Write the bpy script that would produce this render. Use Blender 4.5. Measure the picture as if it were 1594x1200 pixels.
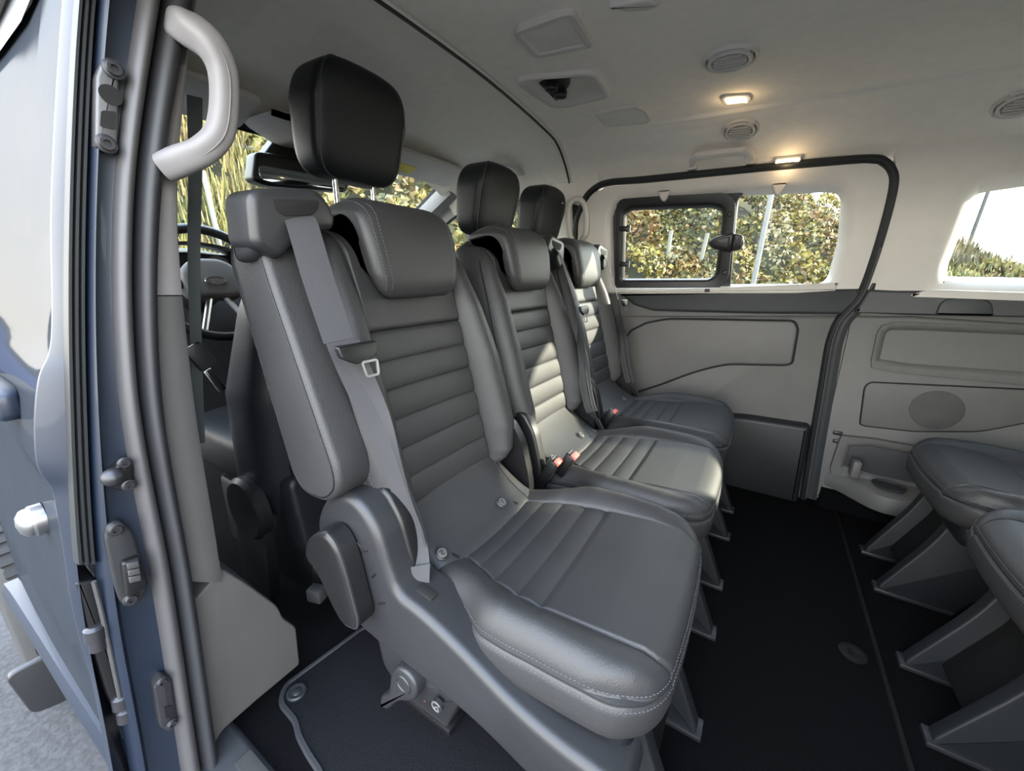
import bpy, bmesh, math, random
import numpy as np
from mathutils import Vector, Matrix
random.seed(7); rng = np.random.default_rng(7)
PI = math.pi
scn = bpy.context.scene
COL = scn.collection
for o in list(bpy.data.objects): bpy.data.objects.remove(o)

# ------------------------------------------------------------------ camera
F = 620.0; CX, CY = 797.0, 600.0
RX = np.array((0.84993549, 0.16540545, -0.50025064))     # camera axes expressed per world axis
RY = np.array((0.52637767, -0.22483468, 0.81998531))
RZ = np.array((0.02315635, -0.96025538, -0.27816071))
CAM = np.array((0.0, 0.0, 0.90))
cam = bpy.data.cameras.new('camera'); camo = bpy.data.objects.new('camera', cam); COL.objects.link(camo)
right = (RX[0], RY[0], RZ[0]); down = (RX[1], RY[1], RZ[1]); fwd = (RX[2], RY[2], RZ[2])
camo.matrix_world = Matrix(((right[0], -down[0], -fwd[0], CAM[0]),
                            (right[1], -down[1], -fwd[1], CAM[1]),
                            (right[2], -down[2], -fwd[2], CAM[2]), (0, 0, 0, 1)))
cam.sensor_width = 36.0; cam.lens = F / 1594 * 36.0; cam.clip_start = 0.01; cam.clip_end = 400
scn.camera = camo

# ------------------------------------------------------------------ sky, sun, exposure
vs = scn.view_settings
scn.display_settings.display_device = 'sRGB'
vs.view_transform = 'Standard'; vs.look = 'None'; vs.gamma = 1; vs.use_curve_mapping = False
vs.exposure = 3.5
W = bpy.data.worlds.new('sky'); scn.world = W; W.use_nodes = True
nt = W.node_tree; nt.nodes.clear()
wo = nt.nodes.new('ShaderNodeOutputWorld'); bg = nt.nodes.new('ShaderNodeBackground')
tc = nt.nodes.new('ShaderNodeTexCoord'); sep = nt.nodes.new('ShaderNodeSeparateXYZ')
ramp = nt.nodes.new('ShaderNodeValToRGB'); nz = nt.nodes.new('ShaderNodeTexNoise'); mx = nt.nodes.new('ShaderNodeMixRGB')
nt.links.new(tc.outputs['Generated'], sep.inputs[0]); nt.links.new(sep.outputs['Z'], ramp.inputs[0])
cr = ramp.color_ramp
cr.elements[0].position = 0.0; cr.elements[0].color = (0.90, 0.86, 0.74, 1)
cr.elements[1].position = 0.75; cr.elements[1].color = (0.42, 0.58, 0.85, 1)
e = cr.elements.new(0.25); e.color = (0.80, 0.84, 0.86, 1)
nz.inputs['Scale'].default_value = 2.2; nz.inputs['Detail'].default_value = 6
nt.links.new(tc.outputs['Generated'], nz.inputs['Vector'])
cl = nt.nodes.new('ShaderNodeValToRGB'); cl.color_ramp.elements[0].position = .48; cl.color_ramp.elements[1].position = .68
nt.links.new(nz.outputs['Fac'], cl.inputs[0])
nt.links.new(cl.outputs[0], mx.inputs[0]); nt.links.new(ramp.outputs[0], mx.inputs[1]); mx.inputs[2].default_value = (0.95, 0.91, 0.86, 1)
nt.links.new(mx.outputs[0], bg.inputs[0]); bg.inputs[1].default_value = 1.15
nt.links.new(bg.outputs[0], wo.inputs[0])
sun = bpy.data.lights.new('sun', 'SUN'); sun.energy = 2.1; sun.angle = math.radians(1.0); sun.color = (1.0, 0.90, 0.74)
suno = bpy.data.objects.new('sun', sun); COL.objects.link(suno)
SUN = Vector((1.5, 1.0, 0.65)).normalized()            # towards the sun
suno.rotation_euler = SUN.to_track_quat('Z', 'Y').to_euler()
suno.location = (8, 6, 5)

# ------------------------------------------------------------------ measuring helpers
def ray(u, v):
    a, b = (u - CX) / F, (v - CY) / F
    return np.array((RX @ (a, b, 1), RY @ (a, b, 1), RZ @ (a, b, 1)))
def at(u, v, ax, val):
    d = ray(u, v); t = (val - CAM[ax]) / d[ax]
    return CAM + t * d
YW, ZB, LEAN = 1.945, 0.85, 0.17
def ywall(z, off=0.0): return YW - (LEAN * (z - ZB) if z > ZB else 0.0) - off
def onwall(u, v, off=0.0):
    d = ray(u, v); p = CAM + (YW - off) / d[1] * d
    if p[2] > ZB:
        t = (YW - off + LEAN * ZB - LEAN * CAM[2]) / (d[1] + LEAN * d[2]); p = CAM + t * d
    return p
def lerp(a, b, t): return a + (b - a) * t
def sstep(a, b, x):
    t = min(1, max(0, (x - a) / (b - a))); return t * t * (3 - 2 * t)
def interp(tab, x):
    xs = [p[0] for p in tab]; ys = [p[1] for p in tab]
    return float(np.interp(x, xs, ys))
def catmull(pts, n=8, closed=False):
    P = [np.array(p, float) for p in pts]; m = len(P); out = []
    for i in range(m if closed else m - 1):
        p1, p2 = P[i], P[(i + 1) % m]
        p0 = P[i - 1] if (closed or i > 0) else 2 * p1 - p2
        p3 = P[(i + 2) % m] if (closed or i + 2 < m) else 2 * p2 - p1
        for k in range(n):
            t = k / n
            out.append(0.5 * ((2 * p1) + (p2 - p0) * t + (2 * p0 - 5 * p1 + 4 * p2 - p3) * t * t + (3 * p1 - p0 - 3 * p2 + p3) * t ** 3))
    if not closed: out.append(P[-1])
    return out
def rpoly(pts, r, n=5):
    P = [np.array(p, float) for p in pts]; m = len(P); out = []
    for i in range(m):
        a, b, c = P[i - 1], P[i], P[(i + 1) % m]
        ri = r[i] if isinstance(r, (list, tuple)) else r
        u, w = a - b, c - b; lu, lw = np.linalg.norm(u), np.linalg.norm(w); u /= lu; w /= lw
        k = min(ri, lu * .48, lw * .48)
        if k < 1e-6: out.append(b); continue
        for j in range(n + 1):
            t = j / n; out.append((1 - t) ** 2 * (b + u * k) + 2 * t * (1 - t) * b + t * t * (b + w * k))
    return out
def area2(P): return .5 * sum(P[i - 1][0] * P[i][1] - P[i][0] * P[i - 1][1] for i in range(len(P)))
def inset(P, d):
    P = [np.array(p, float) for p in P]; s = 1 if area2(P) > 0 else -1; out = []
    for i in range(len(P)):
        a, b, c = P[i - 1], P[i], P[(i + 1) % len(P)]
        e1, e2 = b - a, c - b
        n1 = np.array((-e1[1], e1[0])) * s / (np.linalg.norm(e1) + 1e-12); n2 = np.array((-e2[1], e2[0])) * s / (np.linalg.norm(e2) + 1e-12)
        n = n1 + n2; l = np.linalg.norm(n); n = n1 if l < 1e-6 else n / l
        k = 1 / max(.5, float(n @ n1))
        out.append(b + n * d * k)
    return out

# ------------------------------------------------------------------ mesh container
class MB:
    def __init__(s): s.v = []; s.f = []
    def add(s, v, f):
        n = len(s.v); s.v += [tuple(map(float, p)) for p in v]; s.f += [tuple(i + n for i in q) for q in f]; return s
    def rings(s, R, closed=True, caps=(True, True)):
        n = len(R[0]); v = [p for r in R for p in r]; f = []
        for i in range(len(R) - 1):
            for j in range(n if closed else n - 1):
                k = (j + 1) % n; f.append((i * n + j, i * n + k, (i + 1) * n + k, (i + 1) * n + j))
        if caps[0]: f.append(tuple(range(n))[::-1])
        if caps[1]: f.append(tuple((len(R) - 1) * n + j for j in range(n)))
        return s.add(v, f)
    def grid(s, G): return s.rings(G, closed=False, caps=(False, False))
    def box(s, c, size, bev=0.0, rot=None, seg=2):
        bm = bmesh.new(); bmesh.ops.create_cube(bm, size=1)
        bmesh.ops.scale(bm, vec=size, verts=bm.verts)
        if bev > 0: bmesh.ops.bevel(bm, geom=list(bm.edges), offset=min(bev, min(size) * .49), segments=seg, affect='EDGES', profile=.5)
        M = Matrix.Translation(c) @ (rot.to_4x4() if rot else Matrix())
        bmesh.ops.transform(bm, matrix=M, verts=bm.verts); bm.verts.index_update()
        s.add([v.co for v in bm.verts], [[v.index for v in f.verts] for f in bm.faces]); bm.free(); return s
    def prism(s, poly, fn, d0, d1, bev=0.0, seg=3, both=False):
        """extrude 2-D poly from depth d0 to d1 (fn(a,b,d)->xyz); rounded edge at d1 (and d0)"""
        L = []; sg = 1 if d1 > d0 else -1
        if bev > 0 and both:
            for k in range(seg + 1):
                th = PI / 2 * k / seg; L.append((bev * (1 - math.sin(th)), d0 + sg * bev * (1 - math.cos(th))))
        else: L.append((0, d0))
        if bev > 0:
            for k in range(seg + 1):
                th = PI / 2 * k / seg; L.append((bev * (1 - math.cos(th)), d1 - sg * bev * (1 - math.sin(th))))
        else: L.append((0, d1))
        R = []
        for ins, d in L:
            q = inset(poly, ins) if ins > 0 else poly
            R.append([fn(p[0], p[1], d) for p in q])
        return s.rings(R)
    def sweep(s, path, prof, closed=False, up=None, scale=None, caps=True):
        P = [np.array(p, float) for p in path]; n = len(P); R = []; N = None
        for i in range(n):
            if closed: T = P[(i + 1) % n] - P[i - 1]
            else: T = P[min(i + 1, n - 1)] - P[max(i - 1, 0)]
            T = T / (np.linalg.norm(T) + 1e-12)
            if up is not None:
                U = np.array(up[i] if isinstance(up, list) else up, float)
            else:
                U = N if N is not None else (np.array((0, 0, 1.)) if abs(T[2]) < .9 else np.array((1., 0, 0)))
            N = U - T * (U @ T); N = N / (np.linalg.norm(N) + 1e-12); B = np.cross(T, N)
            k = scale[i] if scale is not None else 1
            R.append([P[i] + (B * a + N * b) * k for a, b in prof])
        if closed: R.append(R[0])
        return s.rings(R, caps=(caps and not closed, caps and not closed))
    def tube(s, path, r, n=8, closed=False, scale=None):
        return s.sweep(path, [(r * math.cos(2 * PI * k / n), r * math.sin(2 * PI * k / n)) for k in range(n)], closed, scale=scale)
    def lathe(s, c, axis, prof, n=24):
        """prof: (radius, height along axis)"""
        A = np.array(axis, float); A /= np.linalg.norm(A)
        U = np.cross(A, (0, 0, 1.) if abs(A[2]) < .9 else (1., 0, 0)); U /= np.linalg.norm(U); V = np.cross(A, U); c = np.array(c, float)
        R = [[c + A * h + (U * math.cos(2 * PI * k / n) + V * math.sin(2 * PI * k / n)) * r for k in range(n)] for r, h in prof]
        return s.rings(R)
    def superq(s, c, a, e1=.4, e2=.4, nu=32, nv=24, fn=None):
        def sp(x, e): return math.copysign(abs(x) ** e, x)
        R = []
        for j in range(nv + 1):
            ph = -PI / 2 + PI * j / nv; cz, sz = sp(math.cos(ph), e1), sp(math.sin(ph), e1); r = []
            for i in range(nu):
                th = 2 * PI * i / nu
                p = (a[0] * cz * sp(math.cos(th), e2), a[1] * cz * sp(math.sin(th), e2), a[2] * sz)
                if fn: p = fn(*p)
                r.append((c[0] + p[0], c[1] + p[1], c[2] + p[2]))
            R.append(r)
        return s.rings(R)
    def dashes(s, path, ln=.0042, pitch=.0062, r=.0008, nrm=None):
        P = np.array([tuple(p) for p in path]); d = np.r_[0, np.cumsum(np.linalg.norm(np.diff(P, axis=0), axis=1))]
        t = 0
        while t + ln < d[-1]:
            a = np.array([np.interp(t, d, P[:, k]) for k in range(3)]); b = np.array([np.interp(t + ln, d, P[:, k]) for k in range(3)])
            T = b - a; T /= np.linalg.norm(T) + 1e-12; N = np.cross(T, (0.3, .2, .93)); N /= np.linalg.norm(N); B = np.cross(T, N)
            v = [q + (N * x + B * y) * r for q in (a, b) for x, y in ((1, 0), (0, 1), (-1, 0), (0, -1))]
            s.add(v, [(0, 1, 5, 4), (1, 2, 6, 5), (2, 3, 7, 6), (3, 0, 4, 7), (3, 2, 1, 0), (4, 5, 6, 7)]); t += pitch
        return s

WORLDLOC = {}
def mk(name, mb, mat, parent=None, sharp=38, kind=None, tri_origin=None):
    V = np.array(mb.v); lo, hi = V.min(0), V.max(0)
    org = (lo + hi) / 2 if parent else np.array(((lo[0] + hi[0]) / 2, (lo[1] + hi[1]) / 2, lo[2]))
    me = bpy.data.meshes.new(name); me.from_pydata((V - org).tolist(), [], mb.f); me.update()
    bm = bmesh.new(); bm.from_mesh(me); bmesh.ops.recalc_face_normals(bm, faces=bm.faces); bm.to_mesh(me); bm.free()
    me.polygons.foreach_set('use_smooth', [True] * len(me.polygons))
    if sharp and len(me.polygons) < 200000: me.set_sharp_from_angle(angle=math.radians(sharp))
    me.materials.append(mat)
    o = bpy.data.objects.new(name, me); COL.objects.link(o)
    WORLDLOC[o] = org
    if parent: o.parent = parent; o.location = org - WORLDLOC[parent]
    else: o.location = org
    if kind: o['kind'] = kind
    return o
def thing(name, loc, label=None, cat=None, group=None, kind=None):
    o = bpy.data.objects.new(name, None); o.empty_display_size = .05; COL.objects.link(o); o.location = loc; WORLDLOC[o] = np.array(loc, float)
    return tag(o, label, cat, group, kind)
def tag(o, label=None, cat=None, group=None, kind=None):
    if label: o['label'] = label
    if cat: o['category'] = cat
    if group: o['group'] = group
    if kind: o['kind'] = kind
    return o
def copy_tree(o, parent=None):
    c = o.copy(); COL.objects.link(c); c.parent = parent; WORLDLOC[c] = WORLDLOC[o].copy()
    for ch in [x for x in bpy.data.objects if x.parent == o]: copy_tree(ch, c)
    return c

# ------------------------------------------------------------------ materials
def pmat(name, col, rough=.5, metal=0.0, var=.12, vscale=14, bump=0.0, bscale=300, coat=0.0, spec=.5, sheen=0.0, kind='noise'):
    m = bpy.data.materials.new(name); m.use_nodes = True; t = m.node_tree; b = t.nodes['Principled BSDF']
    b.inputs['Roughness'].default_value = rough; b.inputs['Metallic'].default_value = metal
    b.inputs['Coat Weight'].default_value = coat; b.inputs['Coat Roughness'].default_value = .04
    b.inputs['Specular IOR Level'].default_value = spec; b.inputs['Sheen Weight'].default_value = sheen
    co = t.nodes.new('ShaderNodeTexCoord'); n = t.nodes.new('ShaderNodeTexNoise'); n.inputs['Scale'].default_value = vscale; n.inputs['Detail'].default_value = 4
    t.links.new(co.outputs['Object'], n.inputs['Vector'])
    r = t.nodes.new('ShaderNodeValToRGB'); t.links.new(n.outputs['Fac'], r.inputs[0])
    r.color_ramp.elements[0].position = .3; r.color_ramp.elements[1].position = .7
    r.color_ramp.elements[0].color = (*[c * (1 - var) for c in col], 1); r.color_ramp.elements[1].color = (*[min(1, c * (1 + var)) for c in col], 1)
    t.links.new(r.outputs[0], b.inputs['Base Color'])
    if bump > 0:
        if kind == 'voronoi':
            w = t.nodes.new('ShaderNodeTexVoronoi'); w.inputs['Scale'].default_value = bscale; src = w.outputs['Distance']
        else:
            w = t.nodes.new('ShaderNodeTexNoise'); w.inputs['Scale'].default_value = bscale; w.inputs['Detail'].default_value = 3; src = w.outputs['Fac']
        t.links.new(co.outputs['Object'], w.inputs['Vector'])
        bp = t.nodes.new('ShaderNodeBump'); bp.inputs['Strength'].default_value = bump; bp.inputs['Distance'].default_value = .002
        t.links.new(src, bp.inputs['Height']); t.links.new(bp.outputs[0], b.inputs['Normal'])
    return m
M = dict(
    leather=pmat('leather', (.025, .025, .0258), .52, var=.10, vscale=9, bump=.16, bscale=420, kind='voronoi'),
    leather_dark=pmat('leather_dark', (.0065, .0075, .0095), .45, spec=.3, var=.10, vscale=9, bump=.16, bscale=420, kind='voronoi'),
    stitch=pmat('stitch', (.075, .078, .088), .7),
    trim_near=pmat('trim_near', (.165, .158, .158), .6, var=.03, bump=.06, bscale=600),  # darker copy of trim_light; colour offsets strong light at doorway and A pillar
    trim_near_mid=pmat('trim_near_mid', (.062, .060, .058), .6, var=.04, bump=.08, bscale=600),  # trim_mid with the bright doorway light taken down in its colour
    slot=pmat('dull_black', (.004, .004, .0042), .6, spec=.25),
    badge=pmat('badge_print', (.10, .10, .098), .5, var=.03),
    loop=pmat('satin_loop', (.30, .30, .30), .3, metal=.9),
    leg_plastic=pmat('leg_plastic', (.0085, .0100, .0120), .5, var=.06, bump=.08, bscale=700),
    void=pmat('slot_black', (.002, .002, .002), .8),
    plastic=pmat('charcoal_plastic', (.0165, .0172, .019), .42, var=.06, bump=.10, bscale=700),
    plastic_dark=pmat('black_plastic', (.005, .005, .0056), .40, var=.06, bump=.05, bscale=600),
    webbing=pmat('webbing', (.036, .036, .0385), .75, var=.05, bump=.2, bscale=900),
    webbing_green=pmat('webbing_teal', (.050, .061, .065), .75, var=.05, bump=.2, bscale=900),
    trim_light=pmat('trim_light', (.60, .565, .52), .55, var=.03, bump=.06, bscale=600),
    trim_mid=pmat('trim_mid', (.115, .111, .107), .55, var=.04, bump=.08, bscale=600),
    trim_dark=pmat('trim_dark', (.032, .035, .038), .50, var=.05, bump=.08, bscale=600),
    headliner=pmat('headliner', (.84, .785, .69), .9, var=.03, vscale=30, bump=.05, bscale=900),
    grille=pmat('grille', (.70, .67, .61), .6, var=.05, bump=.5, bscale=380, kind='voronoi'),
    speaker=pmat('speaker_mesh', (.075, .072, .07), .6, var=.05, bump=.6, bscale=420, kind='voronoi'),
    carpet=pmat('carpet', (.0026, .0027, .0031), .95, spec=.08, var=.45, vscale=260, bump=.6, bscale=420, sheen=0),
    mat=pmat('mat_carpet', (.0065, .0069, .0082), .95, spec=.1, var=.4, vscale=300, bump=.7, bscale=420, sheen=0),
    rubber=pmat('rubber', (.021, .022, .025), .55, var=.06, bump=.05),
    rubber_dark=pmat('rubber_dark', (.010, .012, .0135), .5, var=.06, bump=.05),
    rubber_grey=pmat('rubber_grey', (.058, .0565, .058), .5, var=.04, bump=.03),
    paint=pmat('blue_paint', (.0055, .011, .023), .45, metal=.1, var=.06, coat=.12),
    steel=pmat('steel', (.10, .10, .102), .5, metal=.7),
    dark_steel=pmat('dark_steel', (.05, .05, .055), .42, metal=.7),
    chrome=pmat('chrome', (.75, .76, .78), .12, metal=1.0, var=.02),
    red=pmat('red_plastic', (.62, .12, .10), .45, var=.06),
    white=pmat('white_print', (.75, .75, .73), .5, var=.03),
    yellow=pmat('yellow_print', (.80, .62, .05), .5, var=.03),
    asphalt=pmat('asphalt', (.036, .0355, .036), .85, var=.35, vscale=60, bump=.8, bscale=90),
    paving=pmat('paving', (.13, .11, .08), .8, var=.2, vscale=3),
    earth=pmat('hill_soil', (.035, .034, .014), .95, var=.6, vscale=1.6),
    tyre=pmat('tyre', (.02, .02, .02), .8, var=.1),
    tube=pmat('guard_tube', (.13, .13, .11), .5, var=.08),
    galv=pmat('galvanised', (.13, .132, .13), .6),
    mirror=pmat('mirror_glass', (.30, .33, .36), .06, metal=1.0, var=.02),
    black_car=pmat('black_paint', (.006, .006, .008), .2, coat=.8),
    blue_car=pmat('car_blue', (.03, .08, .30), .25, coat=.9),
)
def glassmat(name, tint):
    m = bpy.data.materials.new(name); m.use_nodes = True; t = m.node_tree; t.nodes.clear()
    o = t.nodes.new('ShaderNodeOutputMaterial'); a = t.nodes.new('ShaderNodeBsdfTransparent'); g = t.nodes.new('ShaderNodeBsdfGlossy'); x = t.nodes.new('ShaderNodeMixShader'); f = t.nodes.new('ShaderNodeLayerWeight'); pw5 = t.nodes.new('ShaderNodeMath'); mad = t.nodes.new('ShaderNodeMath')
    n = t.nodes.new('ShaderNodeTexNoise'); n.inputs['Scale'].default_value = 4
    r = t.nodes.new('ShaderNodeValToRGB'); t.links.new(n.outputs['Fac'], r.inputs[0])
    r.color_ramp.elements[0].color = (*[c * .985 for c in tint], 1); r.color_ramp.elements[1].color = (*tint, 1)
    t.links.new(r.outputs[0], a.inputs[0])
    g.inputs['Roughness'].default_value = .02; f.inputs['Blend'].default_value = .5; pw5.operation = 'POWER'; pw5.inputs[1].default_value = 5; mad.operation = 'MULTIPLY_ADD'; mad.inputs[1].default_value = .5; mad.inputs[2].default_value = .02
    t.links.new(f.outputs['Facing'], pw5.inputs[0]); t.links.new(pw5.outputs[0], mad.inputs[0])
    t.links.new(mad.outputs[0], x.inputs[0]); t.links.new(a.outputs[0], x.inputs[1]); t.links.new(g.outputs[0], x.inputs[2]); t.links.new(x.outputs[0], o.inputs[0])
    return m
def glossmat():
    m = bpy.data.materials.new('waxed_panel'); m.use_nodes = True; t = m.node_tree; t.nodes.clear()
    o = t.nodes.new('ShaderNodeOutputMaterial'); a = t.nodes.new('ShaderNodeBsdfDiffuse'); g = t.nodes.new('ShaderNodeBsdfGlossy'); x = t.nodes.new('ShaderNodeMixShader')
    n = t.nodes.new('ShaderNodeTexNoise'); n.inputs['Scale'].default_value = 9; r = t.nodes.new('ShaderNodeValToRGB'); t.links.new(n.outputs['Fac'], r.inputs[0])
    r.color_ramp.elements[0].color = (.020, .024, .030, 1); r.color_ramp.elements[1].color = (.026, .030, .036, 1)
    t.links.new(r.outputs[0], a.inputs[0]); g.inputs['Roughness'].default_value = .06; g.inputs['Color'].default_value = (.9, .9, .9, 1); x.inputs[0].default_value = .062
    t.links.new(a.outputs[0], x.inputs[1]); t.links.new(g.outputs[0], x.inputs[2]); t.links.new(x.outputs[0], o.inputs[0]); return m
M['gloss'] = glossmat()
M['glass'] = glassmat('window_glass', (.90, .93, .91))
def emat(name, col, st):
    m = bpy.data.materials.new(name); m.use_nodes = True; b = m.node_tree.nodes['Principled BSDF']
    b.inputs['Emission Color'].default_value = (*col, 1); b.inputs['Emission Strength'].default_value = st; b.inputs['Base Color'].default_value = (*col, 1)
    return m
M['lamp'] = emat('lamp_lens', (1, .84, .55), .15)
# webbing: woven stripes along the belt
def fan(c, n): return n

# ================================================================== SETTING
ST = 'structure'
# ---- ground outside, floor
mk('ground', MB().add([(-40, -30, -.52), (40, -30, -.52), (40, 7.5, -.52), (-40, 7.5, -.52), (-40, -30, -.6), (40, -30, -.6), (40, 7.5, -.6), (-40, 7.5, -.6)],
   [(0, 1, 2, 3), (7, 6, 5, 4), (0, 4, 5, 1), (1, 5, 6, 2), (2, 6, 7, 3), (3, 7, 4, 0)]), M['asphalt'], kind=ST)
fl = mk('floor', MB().box((.0, 1.075, -.02), (4.6, 1.75, .04)), M['carpet'], kind=ST)
mk('floor_seam', MB().sweep([(.389, .205, .001), (.389, 1.93, .001)], [(-.006, 0), (-.004, .004), (.004, .004), (.006, 0)], up=(0, 0, 1)), M['slot'], fl)
mk('floor_cap', MB().lathe((.337, 1.114, .0), (0, 0, 1), [(.030, 0), (.030, .003), (.027, .005), (.010, .005), (.008, .0035), (.0, .0035)]), M['slot'], fl)

# ---- far sliding door -------------------------------------------------
def W3(off):            # map wall (x,z) + depth into the cabin -> xyz
    return lambda a, b, d: (a, ywall(b, d + off), b)
def wp(px, off=0.0): return [onwall(u, v, off)[[0, 2]] for u, v in px]
def resample(P, n, c=None):
    P = [np.array(p) for p in P]; c = np.mean(P, 0) if c is None else c
    out = []
    Q = np.array(P + [P[0]])
    for k in range(n):
        th = 2 * PI * k / n; d = np.array((math.cos(th), math.sin(th))); best = None
        for i in range(len(Q) - 1):
            a, b = Q[i] - c, Q[i + 1] - c; e = b - a; den = d[0] * e[1] - d[1] * e[0]
            if abs(den) < 1e-12: continue
            t = (a[0] * e[1] - a[1] * e[0]) / den; s = (a[0] * d[1] - a[1] * d[0]) / den
            if t > 0 and -1e-9 <= s <= 1 + 1e-9 and (best is None or t > best): best = t
        out.append(c + d * best)
    return out
def ringpanel(mb, outer, inner, fn, d0, d1, reveal, bev=.004, n=120, c=None):
    """flat panel with a hole; reveal = depth the hole's edge runs back to"""
    c = np.mean([np.array(p) for p in inner], 0) if c is None else c
    O = resample(outer, n, c); I = resample(inner, n, c); I2 = inset(I, bev); Ib = inset(I, bev * 2.2)
    mb.rings([[fn(*p, d0) for p in O], [fn(*p, d1) for p in O], [fn(*p, d1) for p in inset(I, -bev)], [fn(*p, d1 - bev * .3) for p in I],
              [fn(*p, d1 - bev) for p in I2], [fn(*p, reveal) for p in Ib]], caps=(False, False))
    return mb
door = mk('door_1', MB().prism(rpoly([(-.80, .03), (.28, .03), (.31, .55), (.355, .80), (.30, .845), (-.80, .845)], .02), W3(0), -.05, .0), M['trim_mid'], kind=ST)
sealpx = [(893, 420), (897, 350), (905, 325), (914, 305), (930, 291), (950, 284), (1000, 280), (1080, 272), (1185, 262), (1300, 251), (1358, 248), (1376, 253), (1388, 266), (1391, 285), (1383, 325), (1366, 385), (1347, 440), (1335, 465), (1318, 485), (1303, 502), (1292, 530), (1286, 560), (1276, 620), (1262, 700), (1250, 775)]
trim_in = [(905, 456), (903, 350), (912, 322), (926, 303), (948, 292), (1000, 288), (1185, 270), (1340, 257), (1366, 258), (1380, 268), (1383, 285), (1375, 330), (1345, 430), (1338, 452)]
hole = rpoly(wp([(950, 452), (947, 332), (960, 306), (1150, 291), (1312, 283), (1327, 302), (1320, 375), (1302, 437), (1284, 453)]), [.01, .03, .04, 0.0, .04, .03, 0, .03, .03])
hc = np.mean(wp([(965, 320), (1315, 290), (1295, 445), (965, 445)]), 0)
mk('upper_trim', ringpanel(MB(), wp(trim_in), hole, W3(0), -.04, .028, -.03, bev=.012, c=hc), M['trim_light'], door)
mk('belt_trim', MB().prism(rpoly(wp([(968, 456), (1339, 449), (1330, 468), (1309, 488), (1180, 487), (1020, 483), (990, 474)]), .008), W3(0), -.01, .040, .012), M['trim_dark'], door)
mk('window_sill', MB().prism(rpoly(wp([(950, 449), (1290, 446), (1302, 438), (1298, 452), (1240, 456), (950, 457)]), .004), W3(0), -.03, .046, .006), M['trim_light'], door)
lower = rpoly(wp([(905, 492), (1306, 491), (1293, 520), (1284, 560), (1262, 700), (1250, 772), (905, 735)]), .01)
mk('lower_panel', MB().prism(lower, W3(0), -.01, .022, .008), M['trim_mid'], door)
pocket = rpoly(wp([(958, 545), (985, 513), (1009, 501), (1043, 495), (1237, 498), (1242, 512), (1233, 564), (1222, 567), (1131, 565), (1083, 577), (1030, 597), (975, 615)]), [.02, .01, .02, .03, .02, .005, .02, .02, .05, .05, .02, .02], n=6)
mk('pocket_panel', MB().prism(inset(pocket, .003), W3(0), .01, .029, .007), M['trim_mid'], door)
mk('pocket_seam', MB().tube([(p[0], ywall(p[1], .0225), p[1]) for p in pocket], .0042, 6, closed=True), M['rubber_dark'], door)
kick = rpoly(wp([(1100, 641), (1150, 640), (1261, 656), (1240, 773), (1100, 742)]), [.0, .05, .02, .02, 0], n=6)
mk('kick_panel', MB().prism(kick, W3(0), .01, .075, .022, seg=5), M['leg_plastic'], door)
seal = catmull([onwall(u, v, .02) for u, v in sealpx], 5)
tr = mk('trim_1', MB().sweep(seal, [(-.013, -.012), (-.013, .008), (-.008, .016), (0, .019), (.008, .016), (.013, .008), (.013, -.012)], up=(0, -1, 0)), M['rubber_dark'], kind=ST)
# second lip of the seal on the pillar side, from the belt down
seal2 = catmull([onwall(u + 13, v, .02) for u, v in sealpx[16:]], 5)
mk('seal_lip', MB().sweep(seal2, [(-.018, -.012), (-.016, .006), (0, .012), (.014, .006), (.016, -.012)], up=(0, -1, 0)), M['trim_dark'], tr)
mk('pinch_weld', MB().tube(catmull([onwall(u + 5, v, .036) for u, v in sealpx[15:]], 5), .004, 6), M['rubber_grey'], tr)

# ---- window_1: the sliding door's window ---------------------------------
w1 = thing('window_1', (-.25, ywall(.85) + .02, .86), kind=ST)
ow = -.012
frame_out = wp([(940, 458), (938, 328), (955, 298), (1150, 286), (1325, 276), (1336, 300), (1310, 437), (1290, 458)], ow)
fix_in = rpoly(wp([(1133, 450), (1147, 310), (1156, 297), (1308, 286), (1327, 296), (1326, 325), (1310, 420), (1294, 446), (1275, 452)], ow), [.03, .02, .02, .03, .02, .01, .02, .02, .03])
fc = np.mean(wp([(1150, 305), (1310, 295), (1290, 440), (1140, 445)], ow), 0)
# mask left of the fixed pane (behind the opening sash) with a hole of its own
left_hole = rpoly(wp([(962, 446), (964, 320), (980, 312), (1124, 305), (1141, 314), (1141, 345), (1130, 434), (1116, 447)], ow), .02)
div = 1146
lo_ = rpoly(wp([(940, 458), (938, 328), (955, 298), (div + 3, 286), (div - 10, 458)], ow), 0)
mk('frame_mask', ringpanel(MB(), lo_, left_hole, W3(ow), -.008, .006, -.008, bev=.003), M['rubber_dark'], w1)
ro_ = rpoly(wp([(div - 10, 458), (div + 3, 286), (1330, 274), (1340, 300), (1312, 437), (1292, 458)], ow), 0)
mk('window_frame', ringpanel(MB(), ro_, fix_in, W3(ow), -.008, .006, -.008, bev=.003, c=fc), M['trim_dark'], w1)
gl = MB(); g4 = wp([(936, 460), (936, 292), (1338, 272), (1300, 460)], ow)
gl.prism(g4, W3(ow), -.014, -.010); mk('pane', gl, M['glass'], w1)
sash_o = rpoly(wp([(960, 452), (961, 318), (970, 309), (1130, 301), (1145, 312), (1145, 330), (1134, 436), (1115, 452)], .0), [.02, .02, .02, .03, .02, .02, .03, .02])
sash_i = rpoly(wp([(967, 438), (970, 330), (980, 322), (1112, 317), (1129, 324), (1129, 345), (1118, 428), (1104, 438)], .0), [.012, .012, .012, .02, .012, .012, .02, .012])
mk('sash', ringpanel(MB(), sash_o, sash_i, W3(0), -.012, .014, -.012, bev=.006), M['plastic_dark'], w1)
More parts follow.
